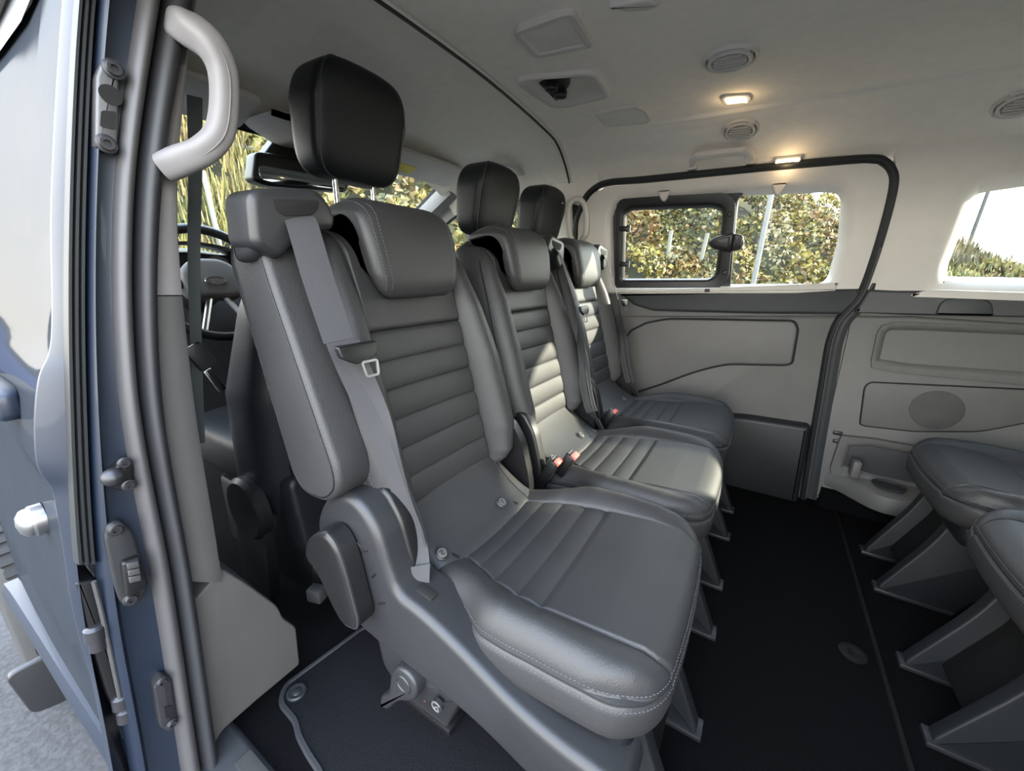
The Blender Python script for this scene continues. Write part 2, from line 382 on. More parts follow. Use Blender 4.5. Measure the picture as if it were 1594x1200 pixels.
for (u, v) in ((972, 356), (971, 411)):
    p = onwall(u, v, .018); mk('hinge', MB().box(p, (.046, .022, .022), .006).lathe((p[0] + .018, p[1], p[2] - .014), (0, 0, 1), [(.0, 0), (.010, 0), (.010, .028), (.0, .028)], 12), M['plastic_dark'], w1)
lp = onwall(1133, 378, .02)
la = mk('latch', MB().prism(rpoly([(lp[0] + x, lp[2] + z) for x, z in ((-.075, 0), (-.05, .022), (.01, .036), (.02, .036), (.02, -.036), (.01, -.036), (-.05, -.022))], .012), W3(0), .012, .034, .007)
        .prism(rpoly([(lp[0] + x, lp[2] + z) for x, z in ((.018, -.034), (.05, -.026), (.058, 0), (.05, .026), (.018, .034))], .008), W3(0), .012, .045, .007), M['plastic_dark'], w1)
mk('latch_grip', MB().prism(rpoly([(lp[0] + x, lp[2] + z) for x, z in ((-.045, -.012), (-.045, .012), (.005, .022), (.005, -.022))], .006), W3(0), .03, .039, .004), M['plastic'], la)
for k in range(3):
    mk('latch_rib', MB().box((lp[0] + .026 + .011 * k, ywall(lp[2], .047), lp[2]), (.004, .006, .034 - .004 * k), .001), M['plastic'], la)
for v in (333, 424):
    p = onwall(1136 if v < 380 else 1128, v, .014); mk('latch_stop', MB().box(p, (.014, .014, .02), .004), M['plastic_dark'], w1)
for (u, v) in ((1034, 305), (1212, 295)):
    p = onwall(u, v, .02); P = [(p[0] + x, p[2] + z) for x, z in ((-.026, .020), (.026, .020), (.012, -.012), (.004, -.020), (-.004, -.020), (-.012, -.012))]
    mk('blind_clip', MB().prism(rpoly(P, .004), W3(0), -.0, .034, .006), M['trim_light'], w1)
mk('sill_stop', MB().box(onwall(1101, 452, .045), (.02, .012, .014), .003), M['rubber_dark'], w1)

# ---- far rear quarter wall ---------------------------------------------------
q = mk('wall_far', MB().prism([(.24, 0), (2.2, 0), (2.2, .83), (.30, .83)], W3(0), -.05, .004), M['trim_mid'], kind=ST)
qo = [(1391, 262), (1388, 300), (1344, 452), (1594, 470), (1900, 480), (2600, 520), (2600, -60), (1900, 140), (1594, 212), (1440, 236), (1394, 242)]
qo = wp(qo)
qo[3:] = [np.array((.75, .84)), np.array((1.4, .84)), np.array((2.2, .84)), np.array((2.2, 1.33)), np.array((1.4, 1.33)), np.array((.62, 1.31)), np.array((.33, 1.305)), np.array((.27, 1.30))]
w2h = rpoly([np.array(p) for p in [onwall(1453, 453)[[0, 2]], onwall(1449, 420)[[0, 2]], onwall(1478, 345)[[0, 2]], onwall(1492, 305)[[0, 2]], onwall(1520, 272)[[0, 2]], (.70, 1.238), (1.55, 1.235), (1.66, 1.18), (1.70, .92), (1.62, .872)]], [.02, .04, .02, .05, .05, .01, .05, .05, .05, .05])
mk('upper_trim', ringpanel(MB(), qo, w2h, W3(0), -.03, .030, -.05, bev=.022, c=np.array((1.05, 1.05)), n=200), M['trim_light'], q)
belt2 = [*wp([(1348, 450), (1392, 452), (1450, 452)]), (1.0, .868), (2.2, .868), (2.2, .775), (1.0, .785), *wp([(1594, 492), (1420, 489), (1326, 485)])]
mk('belt_trim', MB().prism(rpoly(belt2, .005), W3(0), -.01, .042, .012), M['trim_dark'], q)
mk('window_sill', MB().prism(rpoly([*wp([(1411, 459), (1430, 453), (1449, 450)]), (.75, .871), (1.7, .871), (1.7, .846), (.60, .846)], .003), W3(0), -.04, .050, .006), M['trim_light'], q)
lp2 = [*wp([(1320, 491), (1420, 492)]), (.75, .775), (2.2, .77), (2.2, .03), *wp([(1330, 790), (1258, 768), (1292, 600), (1300, 540)])]
mk('lower_panel', MB().prism(rpoly(lp2, .006), W3(0), -.01, .026, .010), M['trim_mid'], q)
# belt bulge (blanking cover) under the window
bp = rpoly(wp([(1449, 488), (1456, 470), (1470, 462), (1520, 463), (1535, 470), (1537, 490)]), [.002, .02, .02, .02, .02, .002])
mk('belt_cover', MB().prism(bp, W3(0), .03, .049, .006), M['trim_dark'], q)
# upper oddments pocket: raised rounded rim framing a shallow recess
po = rpoly([*wp([(1350, 573), (1366, 498)]), (.72, .765), (1.7, .755), (1.7, .565), *wp([(1594, 596)])], [.03, .05, .01, .05, .05, .01], n=7)
pi_ = rpoly([*wp([(1358, 565), (1372, 505)]), (.72, .752), (1.68, .742), (1.68, .60), *wp([(1594, 582)])], [.02, .035, .01, .04, .04, .01], n=7)
mk('pocket_rim', ringpanel(MB(), po, pi_, W3(0), .015, .040, .012, bev=.009, n=160), M['trim_mid'], q)
sp = rpoly([*wp([(1336, 657), (1343, 600), (1352, 592), (1594, 603)]), (.86, .50), *wp([(1520, 668), (1420, 668), (1345, 660)])], [.01, .02, .02, .01, .04, .03, .01, .02], n=6)
mk('access_panel', MB().prism(inset(sp, .002), W3(0), .01, .031, .004), M['trim_mid'], q)
mk('panel_seam', MB().tube([(p[0], ywall(p[1], .0265), p[1]) for p in sp], .0026, 6, closed=True), M['rubber_dark'], q)
c = onwall(1457, 638, .03)
mk('speaker_grille', MB().lathe(c, (0, -1, 0), [(.070, 0), (.070, .004), (.066, .006), (.03, .007), (0, .0072)], 40), M['speaker'], q)
for v in (674, 687):
    p = onwall(1304, v, .028)
    so = mk('charging_socket', MB().box(p, (.030, .012, .016), .004), M['plastic'], q)
    mk('socket_slot', MB().box((p[0], p[1] - .006, p[2]), (.019, .003, .005), .001), M['plastic_dark'], so)
# wheel-arch ledge with cup recess
L0 = onwall(1310, 690, 0)
rim = [(x, z) for x, z in ((.345, .06), (.352, .30), (.372, .322), (1.9, .322), (1.9, .0), (.36, .0))]
ledge = mk('arch_tray', MB(), M['trim_mid'], q) if False else None
def arch_profile(x):
    """front edge depth of the tray below the wall (distance into the cabin)"""
    return .03 + .13 * sstep(.33, .50, x)
RW = []
for x in np.linspace(.335, 1.9, 60):
    d = arch_profile(x); top = .155 + .02 * sstep(.4, .8, x)
    prof = [(.0, .07), (d - .035, .072), (d - .010, .082), (d + .003, top - .045), (d - .004, top - .012), (d - .022, top), (.030, top + .006), (.012, top + .02), (.0, top + .04)]
    RW.append([(x, ywall(.1, a), b) for a, b in prof])
tray = mk('arch_tray', MB().rings(RW, closed=False), M['trim_mid'], q)
mk('carpet_kick', MB().prism([(.33, .0), (.33, .075), (2.2, .075), (2.2, .0)], W3(0), .0, .060), M['carpet'], q)
mk('tray_back', MB().prism(rpoly([(.345, .16), (.352, .30), (1.5, .30), (1.5, .16)], .02), W3(0), .02, .034, .006), M['trim_dark'], q)
mk('tray_frame', ringpanel(MB(), rpoly([(.338, .145), (.345, .322), (1.6, .322), (1.6, .145)], .02), rpoly([(.366, .165), (.372, .30), (1.55, .30), (1.55, .165)], .02), W3(0), .02, .050, .03, bev=.007, n=140, c=np.array((.95, .23))), M['trim_mid'], q)
cp = np.array((.50, 1.83, .176))
cup = mk('cup_recess', MB().lathe(cp, (0, 0, 1), [(.046, 0), (.048, .004), (.044, .006), (.040, .003), (.038, -.002), (0, -.002)], 28), M['trim_dark'], q)
mk('tray_post', MB().box((.405, 1.865, .205), (.028, .05, .07), .008), M['trim_mid'], q)

# ---- window_2
w2 = thing('window_2', (1.1, ywall(.87) + .03, .87), kind=ST)
mk('pane', MB().prism([(.40, .85), (.40, 1.28), (1.8, 1.28), (1.8, .85)], W3(-.045), -.004, 0), M['glass'], w2)
mk('window_frame', ringpanel(MB(), [(.38, .83), (.38, 1.3), (1.9, 1.3), (1.9, .83)], inset(w2h, .008), W3(-.04), -.008, .004, -.008, bev=.003, c=np.array((1.05, 1.05)), n=160), M['rubber_dark'], w2)
mk('sill_track', MB().sweep([(.62, ywall(.869, -.02), .869), (1.62, ywall(.869, -.02), .869)], [(-.004, -.003), (-.004, .004), (.004, .004), (.004, -.003)], up=(0, 0, 1)), M['plastic_dark'], w2)

# ---- rear end, near rear quarter, outer skin (outside the frame; they shade the cabin) ----
YN = lambda z: .115 + .17 * max(0, z - .85)
rear = mk('wall_rear', ringpanel(MB(), [(.1, 0), (1.95, 0), (1.88, 1.40), (.2, 1.40)], rpoly([(.46, .90), (1.58, .90), (1.54, 1.24), (.50, 1.24)], .08), lambda a, b, d: (2.2 + d, a, b), 0, -.05, .03, bev=.02, c=np.array((1.03, 1.07))), M['trim_mid'], kind=ST)
mk('rear_pane', MB().prism([(.3, .86), (1.75, .86), (1.68, 1.28), (.37, 1.28)], lambda a, b, d: (2.2 + d, a, b), 0.03, .034), M['glass'], rear)
near = mk('wall_near', ringpanel(MB(), [(.34, 0), (2.2, 0), (2.2, 1.36), (.42, 1.36)], rpoly([(.56, .88), (1.75, .88), (1.68, 1.23), (.60, 1.23)], .06), lambda a, b, d: (a, YN(b) + d, b), -.04, .03, -.04, bev=.02, c=np.array((1.15, 1.05))), M['trim_mid'], kind=ST)
mk('side_pane', MB().prism([(.52, .85), (1.8, .85), (1.75, 1.27), (.55, 1.27)], lambda a, b, d: (a, YN(b) + d, b), -.03, -.026), M['glass'], near)

# ---- ceiling ---------------------------------------------------------------
def ycen(z): return z
def ceil_z(y, x):
    t = [(.16, 1.27), (.20, 1.30), (.26, 1.345), (.33, 1.375), (.42, 1.392), (.5, 1.398), (1.0, 1.404), (1.55, 1.400), (1.60, 1.398)]
    z = interp(t, y) if y < 1.6 else interp([(1.60, 1.398), (1.65, 1.388), (1.72, 1.364), (1.78, 1.338), (1.83, 1.308), (1.862, 1.283), (1.875, 1.270)], y)
    s = sstep(-.62, -.25, x)
    yc = 1.585
    return z - .009 * s * sstep(yc - .012, yc + .004, y) * (1 - sstep(1.66, 1.82, y))
def ceil_edge(y): return -.730 - .085 * ((y - .67) / 1.04) ** 2
ys = np.unique(np.r_[np.linspace(.16, .5, 16), np.linspace(.5, 1.5, 21), np.linspace(1.5, 1.68, 50), np.linspace(1.68, 1.875, 16)])
G = []
for sx in np.r_[0, .004, .008, np.linspace(.012, 1, 70)]:
    row = []
    for y in ys:
        x = lerp(ceil_edge(y), 2.2, sx); lip = .010 * (1 - math.sqrt(max(0, 1 - max(0, 1 - sx / .008) ** 2)))
        row.append((x, y, ceil_z(y, x) + lip))
    G.append(row)
top = [[(p[0], p[1], p[2] + .05) for p in r] for r in G]
mb = MB(); mb.grid(G); mb.grid(top); mb.grid([G[0], top[0]]); mb.grid([G[-1], top[-1]]); mb.grid([[r[0] for r in G], [r[0] for r in top]]); mb.grid([[r[-1] for r in G], [r[-1] for r in top]])
ceil = mk('ceiling', mb, M['headliner'], kind=ST)
mk('front_lip', MB().tube([(ceil_edge(y) - .001, y, ceil_z(y, -.8) + .006) for y in ys[::2]], .005, 8), M['headliner'], ceil)
mk('lip_shadow_gap', MB().tube([(ceil_edge(y) - .008, y, ceil_z(y, -.8) + .001) for y in ys[::2]], .0042, 6), M['rubber_dark'], ceil)
# front headliner above the cab
def cab_z(x, y):
    u = (-.70 - x) / .85
    base = interp([(0, 1.412), (.15, 1.425), (.45, 1.430), (.75, 1.40), (1.0, 1.335)], u)
    side = interp([(.16, -.13), (.20, -.10), (.27, -.05), (.36, -.02), (.5, 0), (1.45, 0), (1.62, -.012), (1.72, -.04), (1.79, -.075), (1.84, -.115), (1.875, -.15)], y)
    return base + side * (1.0 + .0 * u)
G = [[(x, y, cab_z(x, y)) for y in np.linspace(.25, 1.875, 60)] for x in np.linspace(-.70, -1.55, 30)]
top = [[(p[0], p[1], p[2] + .05) for p in r] for r in G]
mb = MB(); mb.grid(G); mb.grid(top); mb.grid([G[0], top[0]]); mb.grid([G[-1], top[-1]]); mb.grid([[r[0] for r in G], [r[0] for r in top]]); mb.grid([[r[-1] for r in G], [r[-1] for r in top]])
mk('ceiling', mb, M['headliner'], kind=ST)

# ---- cab: far side wall, A pillar, windscreen, dash side -----------------------------
cabw = rpoly(wp([(884, 420), (888, 300), (905, 288), (905, 456)]), 0)
bpil = mk('trim_2', MB().prism(rpoly([(-.93, .84), (-.70, .84), (-.70, 1.30), (-.93, 1.30)], .01), W3(0), -.04, .020, .01), M['trim_light'], kind=ST)
win4 = rpoly([(-2.0, .86), (-1.00, .86), (-1.00, 1.22), (-1.10, 1.262), (-1.42, 1.255), (-1.62, 1.19), (-1.95, .96)], [.02, .02, .05, .05, .08, .1, .05], n=6)
cab = mk('wall_cab', ringpanel(MB(), [(-2.3, .0), (-.90, .0), (-.90, 1.31), (-1.60, 1.31), (-1.75, 1.25), (-2.3, .95)], win4, W3(0), -.04, .015, -.03, bev=.012, c=np.array((-1.45, 1.0)), n=140), M['trim_light'], kind=ST)
mk('lower_panel', MB().prism([(-2.2, 0), (-.85, 0), (-.85, .83), (-2.2, .83)], W3(0), 0, .03, .008), M['trim_dark'], cab)
w4 = thing('window_4', (-1.4, ywall(.86) + .03, .86), kind=ST)
mk('pane', MB().prism([(-2.1, .82), (-.93, .82), (-.93, 1.29), (-1.6, 1.29), (-2.1, 1.0)], W3(-.03), -.004, 0), M['glass'], w4)
mk('window_frame', ringpanel(MB(), [(p[0] * 1.0, p[1]) for p in inset(win4, -.03)], inset(win4, .016), W3(-.02), -.006, .012, -.006, bev=.004, c=np.array((-1.45, 1.0)), n=120), M['rubber_dark'], w4)
mk('divider_bar', MB().box((-1.49, ywall(1.03, -.015), 1.03), (.032, .02, .36), .004), M['rubber_dark'], w4)
# windscreen plane from header to scuttle
def WS(a, b, d):  # a = y, b = 0..1 down the screen
    return (lerp(-1.53, -2.35, b) - d * .55, a, lerp(1.345, .86, b) + d * .83)
w3 = thing('window_3', (-2.3, 1.03, .86), kind=ST)
mk('pane', MB().prism([(.28, -.02), (1.86, -.02), (1.9, 1.0), (.28, 1.0)], WS, 0, .005), M['glass'], w3)
mk('window_frame', ringpanel(MB(), [(.27, -.06), (1.92, -.06), (1.96, 1.04), (.27, 1.04)], rpoly([(.33, .03), (1.78, .03), (1.84, .98), (.31, .98)], .05), WS, .012, -.006, .012, bev=.004, c=np.array((1.03, .5))), M['plastic_dark'], w3)
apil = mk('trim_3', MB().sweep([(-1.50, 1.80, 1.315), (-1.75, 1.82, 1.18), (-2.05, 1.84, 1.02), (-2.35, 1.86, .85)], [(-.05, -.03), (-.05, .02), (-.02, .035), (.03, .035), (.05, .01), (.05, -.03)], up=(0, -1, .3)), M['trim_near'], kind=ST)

# ---- near side: open doorway's front pillar (B pillar), seen edge-on ---------------------
VB = [-220, 0, 300, 600, 900, 1150, 1320]
EDGE = {   # picture column of each edge at the rows VB; turned into real points on the plane x = const
    'flange': [125, 97, 79, 56, 105, 175, 215], 'ribR': [178, 148, 133, 133, 150, 195, 225], 'jamb': [250, 215, 178, 184, 235, 275, 300],
    'sealG': [290, 250, 209, 214, 267, 305, 332], 'sealD': [345, 300, 251, 250, 298, 334, 356], 'trim': [350, 306, 276, 299, 345, 372, 385]}
def edge(name, v): return float(np.interp(v, np.linspace(-220, 1320, 78), np.interp(np.linspace(-220, 1320, 78), [p[1] for p in ECURVE[name]], [p[0] for p in ECURVE[name]])))
ECURVE = {k: catmull(list(zip(u, VB)), 10) for k, u in EDGE.items()}
# the outer skin's swage line makes the flange stand out in the middle
FL = catmull([(125, -220), (97, 0), (79, 300), (80, 480), (76, 545), (60, 585), (53, 640), (54, 705), (62, 735), (80, 762), (88, 800), (100, 870), (106, 915)], 6)
FL += catmull([(106, 917), (122, 990), (150, 1080), (190, 1190), (210, 1260)], 5)
def fl_y(z):
    zz = [at(p[0], p[1], 0, -.765)[2] for p in FL][::-1]; yy = [at(p[0], p[1], 0, -.765)[1] for p in FL][::-1]
    return float(np.interp(z, zz, yy))
VS = np.linspace(-210, 1300, 90)
def col(name, x): return [at(edge(name, v), v, 0, x) for v in VS]
# outer flange (navy) from the silhouette to the rubber
fz = [at(p[0], p[1], 0, -.765) for p in FL]
A = [(-.765, p[1], p[2]) for p in fz]; B = [at(edge('ribR', p[1]) - 28, p[1], 0, -.745) for p in FL]
Ab = [(-.80, p[1] + .012, p[2]) for p in A]
pil = mk('trim_4', MB().grid([Ab, A, [tuple(lerp(np.array(a), b, .04) + np.array((.004, 0, 0))) for a, b in zip(A, B)], B, [b + np.array((-.03, .0, 0)) for b in B]]), M['paint'], kind=ST, sharp=60)
# ribbed black rubber beside it
RL = [at(edge('ribR', v) - 31, v, 0, -.742) for v in VS]; RR = col('ribR', -.742); rows = []
for t, dx in ((0, -.02), (0, .0), (.12, .008), (.28, .008), (.33, .001), (.38, .001), (.45, .008), (.6, .008), (.66, .001), (.72, .001), (.78, .007), (.95, .007), (1, 0), (1, -.03)):
    rows.append([lerp(a, b, t) + np.array((dx, 0, 0)) for a, b in zip(RL, RR)])
cut = [i for i, v in enumerate(VS) if v < 885]
mk('ribbed_seal', MB().grid([[r[i] for i in cut] for r in rows]), M['rubber_dark'], pil)
# blue door jamb
JL = col('ribR', -.75); JR = col('jamb', -.735)
rows = []
for t, dx in ((0, -.01), (.0, .004), (.10, .020), (.20, .022), (.30, .010), (.6, .004), (1.0, .0), (1.02, -.03)):
    rows.append([lerp(a, b, t) + np.array((dx, 0, 0)) for a, b in zip(JL, JR)])
mk('door_jamb', MB().grid(rows), M['paint'], pil, sharp=50)
# two rubber seals: grey outer lip, black bulb
def bulb(a, b, xb, h, n=8):
    L, R = col(a, xb), col(b, xb); rows = []
    for k in range(n + 1):
        t = k / n; rows.append([lerp(p, q_, t) + np.array((h * math.sin(PI * t) ** .6, 0, 0)) for p, q_ in zip(L, R)])
    rows = [[p + np.array((-.03, 0, 0)) for p in rows[0]]] + rows + [[p + np.array((-.03, 0, 0)) for p in rows[-1]]]
    return MB().grid(rows)
s1 = mk('trim_5', bulb('jamb', 'sealG', -.73, .016), M['rubber_grey'], kind=ST, sharp=60)
mk('seal_bulb', bulb('sealG', 'sealD', -.735, .022), M['rubber'], s1, sharp=60)
# inner pillar trim (light above, mid grey below)
def strip(a, b, x, v0, v1, over=(0, 0)):
    vv = np.linspace(v0, v1, 24)
    L = [at(edge(a, v) - 2 + over[0], v, 0, x) for v in vv]; R = [at(edge(b, v) + over[1], v, 0, x) for v in vv]
    rows = [[p + np.array((-.02, 0, 0)) for p in L], L, [lerp(p, q_, .5) + np.array((.004, 0, 0)) for p, q_ in zip(L, R)], [lerp(p, q_, .9) + np.array((.002, 0, 0)) for p, q_ in zip(L, R)], R, [p + np.array((-.05, .012, 0)) for p in R], [p + np.array((-.10, .0, 0)) for p in L]]
    return MB().rings(list(map(list, zip(*rows))))
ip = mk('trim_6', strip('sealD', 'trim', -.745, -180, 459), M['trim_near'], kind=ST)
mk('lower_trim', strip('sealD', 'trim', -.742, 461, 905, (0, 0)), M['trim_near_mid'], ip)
foot = [at(u, v, 0, -.755)[[1, 2]] for u, v in ((298, 938), (345, 884), (380, 905), (432, 943), (440, 962), (460, 975), (466, 1033), (400, 1088), (345, 1136), (330, 1165))]
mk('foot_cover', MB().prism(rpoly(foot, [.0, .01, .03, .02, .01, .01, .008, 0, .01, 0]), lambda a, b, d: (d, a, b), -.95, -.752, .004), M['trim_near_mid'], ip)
# sill
sill = mk('trim_7', MB().prism(rpoly([(.06, -.10), (.06, -.01), (.12, .010), (.205, .012), (.215, .002), (.215, -.06)], .006), lambda a, b, d: (d, a, b), -.79, .40), M['trim_dark'], kind=ST)
pp = at(383, 1192, 2, .013)
mk('sill_plate', MB().box((pp[0] + .16, pp[1] + .004, .0135), (.36, .028, .004), .001), M['loop'], sill)

# ---- jamb hardware: parts of the pillar
def xpl(px, x): return [at(u, v, 0, x)[[1, 2]] for u, v in px]
X3 = lambda a, b, d: (d, a, b)
def torx(parent, u, v, x, r=.008):
    p = at(u, v, 0, x); o = mk('bolt', MB().lathe(p, (1, 0, 0), [(r * 1.35, 0), (r * 1.35, .002), (r, .003), (r * .9, .006), (r * .5, .006), (r * .42, .003), (0, .003)], 18), M['dark_steel'], parent); return o
st = mk('upper_striker', MB().prism(rpoly(xpl([(158, 93), (184, 95), (181, 240), (146, 230), (148, 120)], -.728), .004), X3, -.745, -.722, .003), M['steel'], pil)
for (u, v) in ((176, 108), (165, 224)): torx(st, u, v, -.721)
p = at(172, 148, 0, -.722); mk('striker_hole', MB().lathe(p, (1, 0, 0), [(.011, 0), (.011, .001), (0, .001)], 20), M['plastic_dark'], st)
mk('striker_slot', MB().prism(rpoly(xpl([(157, 172), (180, 174), (179, 202), (155, 197)], -.722), .003), X3, -.723, -.7205), M['plastic_dark'], st)
lk = mk('mid_striker', MB().prism(rpoly(xpl([(166, 735), (195, 711), (206, 722), (205, 757), (190, 764), (168, 756)], -.726), .006), X3, -.745, -.718, .004), M['plastic_dark'], pil)
p = at(175, 742, 0, -.718); mk('guide_dome', MB().lathe(p, (1, 0, 0), [(.013, 0), (.012, .008), (.007, .013), (0, .014)], 18), M['dark_steel'], lk)
for (u, v) in ((193, 720), (200, 755)): torx(lk, u, v, -.717, .006)
ct = mk('contact_plate', MB().prism(rpoly(xpl([(160, 835), (165, 815), (185, 808), (205, 825), (217, 865), (228, 900), (225, 925), (205, 945), (186, 938), (174, 905)], -.726), .02), X3, -.745, -.720, .004), M['plastic'], pil)
ib = mk('contact_block', MB().prism(rpoly(xpl([(186, 872), (214, 862), (228, 905), (205, 922), (192, 925)], -.72), .004), X3, -.722, -.708, .003), M['plastic_dark'], ct)
for k in range(3):
    P = [(u + 1.5 * k, v + 10.5 * k) for u, v in ((197, 877), (215, 873), (217, 882), (199, 886))]
    mk('contact_pad', MB().prism(xpl(P, -.706), X3, -.71, -.704, .001), M['steel'], ib)
for (u, v) in ((179, 824), (203, 932)): torx(ct, u, v, -.719, .007)
ls = mk('lower_striker', MB().prism(rpoly(xpl([(236, 1065), (250, 1048), (264, 1052), (274, 1120), (262, 1136), (246, 1128)], -.725), .005), X3, -.745, -.716, .003), M['dark_steel'], pil)
for (u, v) in ((251, 1061), (267, 1126)): torx(ls, u, v, -.715, .006)
mk('striker_slot', MB().prism(rpoly(xpl([(255, 1100), (268, 1097), (271, 1114), (258, 1118)], -.716), .003), X3, -.717, -.7145), M['plastic_dark'], ls)
# hinge pocket below the ribbed seal
hg = mk('door_check', MB().prism(rpoly(xpl([(116, 905), (150, 900), (172, 960), (190, 1060), (214, 1130), (195, 1140), (165, 1080), (140, 1000)], -.75), .006), X3, -.80, -.746, .004), M['plastic_dark'], pil)
for (u, v, r) in ((146, 985, .012), (150, 1000, .010), (188, 1090, .012), (195, 1110, .012)):
    p = at(u, v, 0, -.744); mk('hinge_knuckle', MB().lathe((p[0], p[1], p[2] - .012), (0, .1, 1), [(0, 0), (r, .001), (r, .02), (r * .6, .024), (0, .024)], 14), M['dark_steel'], hg)
mk('check_cable', MB().tube(catmull([at(u, v, 0, -.738) for u, v in ((146, 905), (160, 960), (175, 1030), (190, 1100))], 6), .003, 8), M['steel'], hg)

# ---- near front door (outer skin, seen at a grazing angle) ------------------------------------
xs = [-.768, -.775, -.79, -.82, -.9, -1.0, -1.15, -1.3, -1.45, -1.52]
zs = np.linspace(.06, .93, 70)
def skin(z, x):
    y = fl_y(z); far_ = interp([(0, .060), (.3, .066), (.6, .088), (.9, .105)], z)
    return lerp(y + .001, far_, sstep(-.77, -1.0, x)) - .006 * math.sin(PI * min(1, max(0, (-.77 - x) / .75)))
G = [[(x, skin(z, x), z) for z in zs] for x in xs]
back = [[(x, .21, z) for z in zs] for x in (xs[0] - .02, xs[-1])]
mb = MB(); mb.grid(G); mb.grid(back); mb.grid([G[-1], back[1]])
d2 = mk('door_2', mb, M['gloss'], kind=ST, sharp=50)
zt = np.linspace(.93, 1.36, 30)
G = [[(x, fl_y(z) + .002 + .02 * sstep(-.77, -1.2, x), z) for z in zt] for x in (-.768, -.80, -.86, -.92)]
mk('pillar_cover', MB().grid(G), M['gloss'], d2)
G = [[(x, fl_y(z) + .004 + .02 * sstep(-.77, -1.2, x), z) for z in np.linspace(.93, 1.30, 20)] for x in (-.92, -1.1, -1.3, -1.48)]
wgl = MB().grid(G); mk('door_glass', wgl, M['gloss'], d2)
G = [[(x, fl_y(z) - .004 + .02 * sstep(-.77, -1.2, x), z) for z in np.linspace(1.27, 1.36, 8)] for x in (-.90, -1.1, -1.3, -1.6)]
mk('drip_rail', MB().grid(G), M['rubber'], d2)
mol = [(-.79, .060, .085), (-.95, .055, .083), (-1.15, .05, .08), (-1.4, .044, .075), (-1.50, .04, .07)]
mk('door_molding', MB().sweep(catmull(mol, 5), [(-.045, .02), (-.045, -.004), (-.02, -.012), (.02, -.010), (.04, -.002), (.045, .02)], up=(0, 1, 0)), M['paint'], d2)
hd = mk('door_handle', MB().superq((-.93, .078, .705), (.085, .016, .024), .4, .5), M['paint'], d2)
mk('handle_recess', MB().superq((-.93, .099, .705), (.07, .008, .034), .6, .6), M['plastic_dark'], d2)
pc = at(40, 815, 0, -.86)
ck = mk('lock_cap', MB().lathe((pc[0], pc[1] + .035, pc[2]), (0, -1, 0), [(.020, 0), (.020, .014), (.0235, .016), (.0235, .028), (.021, .031), (.021, .034), (.0195, .038), (.012, .043), (0, .045)], 28), M['loop'], d2)

# front wheel and mud flap beyond the door
wh = thing('road_wheel', (-2.0, .135, -.52), 'black front tyre just visible beyond the door molding', 'wheel')
def wheel_parts(root, c, R=.34, w=.21, ax=(0, 1, 0), tread=True):
    c = np.array(c, float)
    mb = MB().lathe(c - np.array(ax) * w / 2, ax, [(R * .62, .0), (R * .72, -.006), (R * .9, .0), (R * .985, .02), (R, .045), (R, w - .045), (R * .985, w - .02), (R * .9, w), (R * .62, w)], 48)
    t = mk('tyre', mb, M['tyre'], root)
    if tread:
        tb = MB()
        for k in range(60):
            a = 2 * PI * k / 60
            for yy in (-.07, -.02, .03, .08):
                tb.box((c[0] + math.cos(a) * R, c[1] + yy, c[2] + math.sin(a) * R), (.014, .036, .02), 0, Matrix.Rotation(-a, 3, 'Y'))
        mk('tread', tb, M['tyre'], t)['kind'] = 'stuff'
    mk('rim', MB().lathe(c - np.array(ax) * w * .45, ax, [(0, .03), (R * .12, .02), (R * .2, .035), (R * .55, .03), (R * .6, 0), (R * .64, .0), (R * .64, w * .9), (0, w * .8)], 36), M['steel'], root)
wheel_parts(wh, (-2.0, .135, -.18))
mf = mk('mud_flap', MB().prism(rpoly([(-.015, -.06), (.10, -.06), (.12, -.19), (.06, -.22), (.0, -.20)], .02), lambda a, b, d: (d, a + .0, b), -1.40, -1.385, .004), M['plastic'])
tag(mf, 'black plastic mud flap hanging under the chrome-edged door molding', 'mud flap')

# ================================================================== PASSENGER SEATS
YC = .612                                           # centre line of the nearest seat; all parts are built here first
def xb(z): return -.515 - .28 * (z - .45)           # face of the backrest centre panel
RIBS = [.430, .455, .507, .563, .619, .675, .728, .783]
HW = [(.425, .130), (.435, .160), (.448, .184), (.465, .202), (.49, .215), (.55, .227), (.62, .230), (.70, .226), (.78, .216), (.85, .203), (.90, .192), (.935, .178), (.962, .160)]
HWc = catmull(HW, 6)
def hw(z): return float(np.interp(z, [p[0] for p in HWc], [p[1] for p in HWc]))
def pw(z): return .131 + .006 * sstep(.8, .95, z)
def back_front(t, z):
    h = hw(z); p = min(pw(z), h * .9); a = abs(t); a = a / .6 * p if a < .6 else p + (a - .6) / .4 * (h - p); y = math.copysign(a, t)
    A = interp([(.425, .0), (.435, .014), (.45, .033), (.47, .048), (.53, .060), (.70, .056), (.82, .042), (.90, .022), (.962, .004)], z)
    if a < p:
        d = 0.0
        for k in range(len(RIBS) - 1):
            if RIBS[k] <= z < RIBS[k + 1]: d = .0055 * (math.sin(PI * (z - RIBS[k]) / (RIBS[k + 1] - RIBS[k])) ** .42)
        if z >= RIBS[-1]: d = .0055 * min(1, ((z - RIBS[-1]) / .012) ** .5)
        g = (p - a) / .004; d *= min(1, max(0, g)) ** .5
        d -= .004 * math.exp(-((z - .783) / .0022) ** 2)
        d += .006 * max(0, a / p - .55) ** 1.5
    else:
        s = (a - p) / max(1e-4, h - p)
        if s < .45: d = A * math.sin(PI / 2 * s / .45) ** .8
        else:
            q_ = (s - .45) / .55; d = A - (A + .050) * (1 - math.sqrt(max(0, 1 - q_ ** 2.7)))
    k = max(0, (z - .915) / .047); d -= .055 * (1 - math.sqrt(max(0, 1 - min(1, k) ** 2)))
    return (xb(z) + d, YC + y, z)
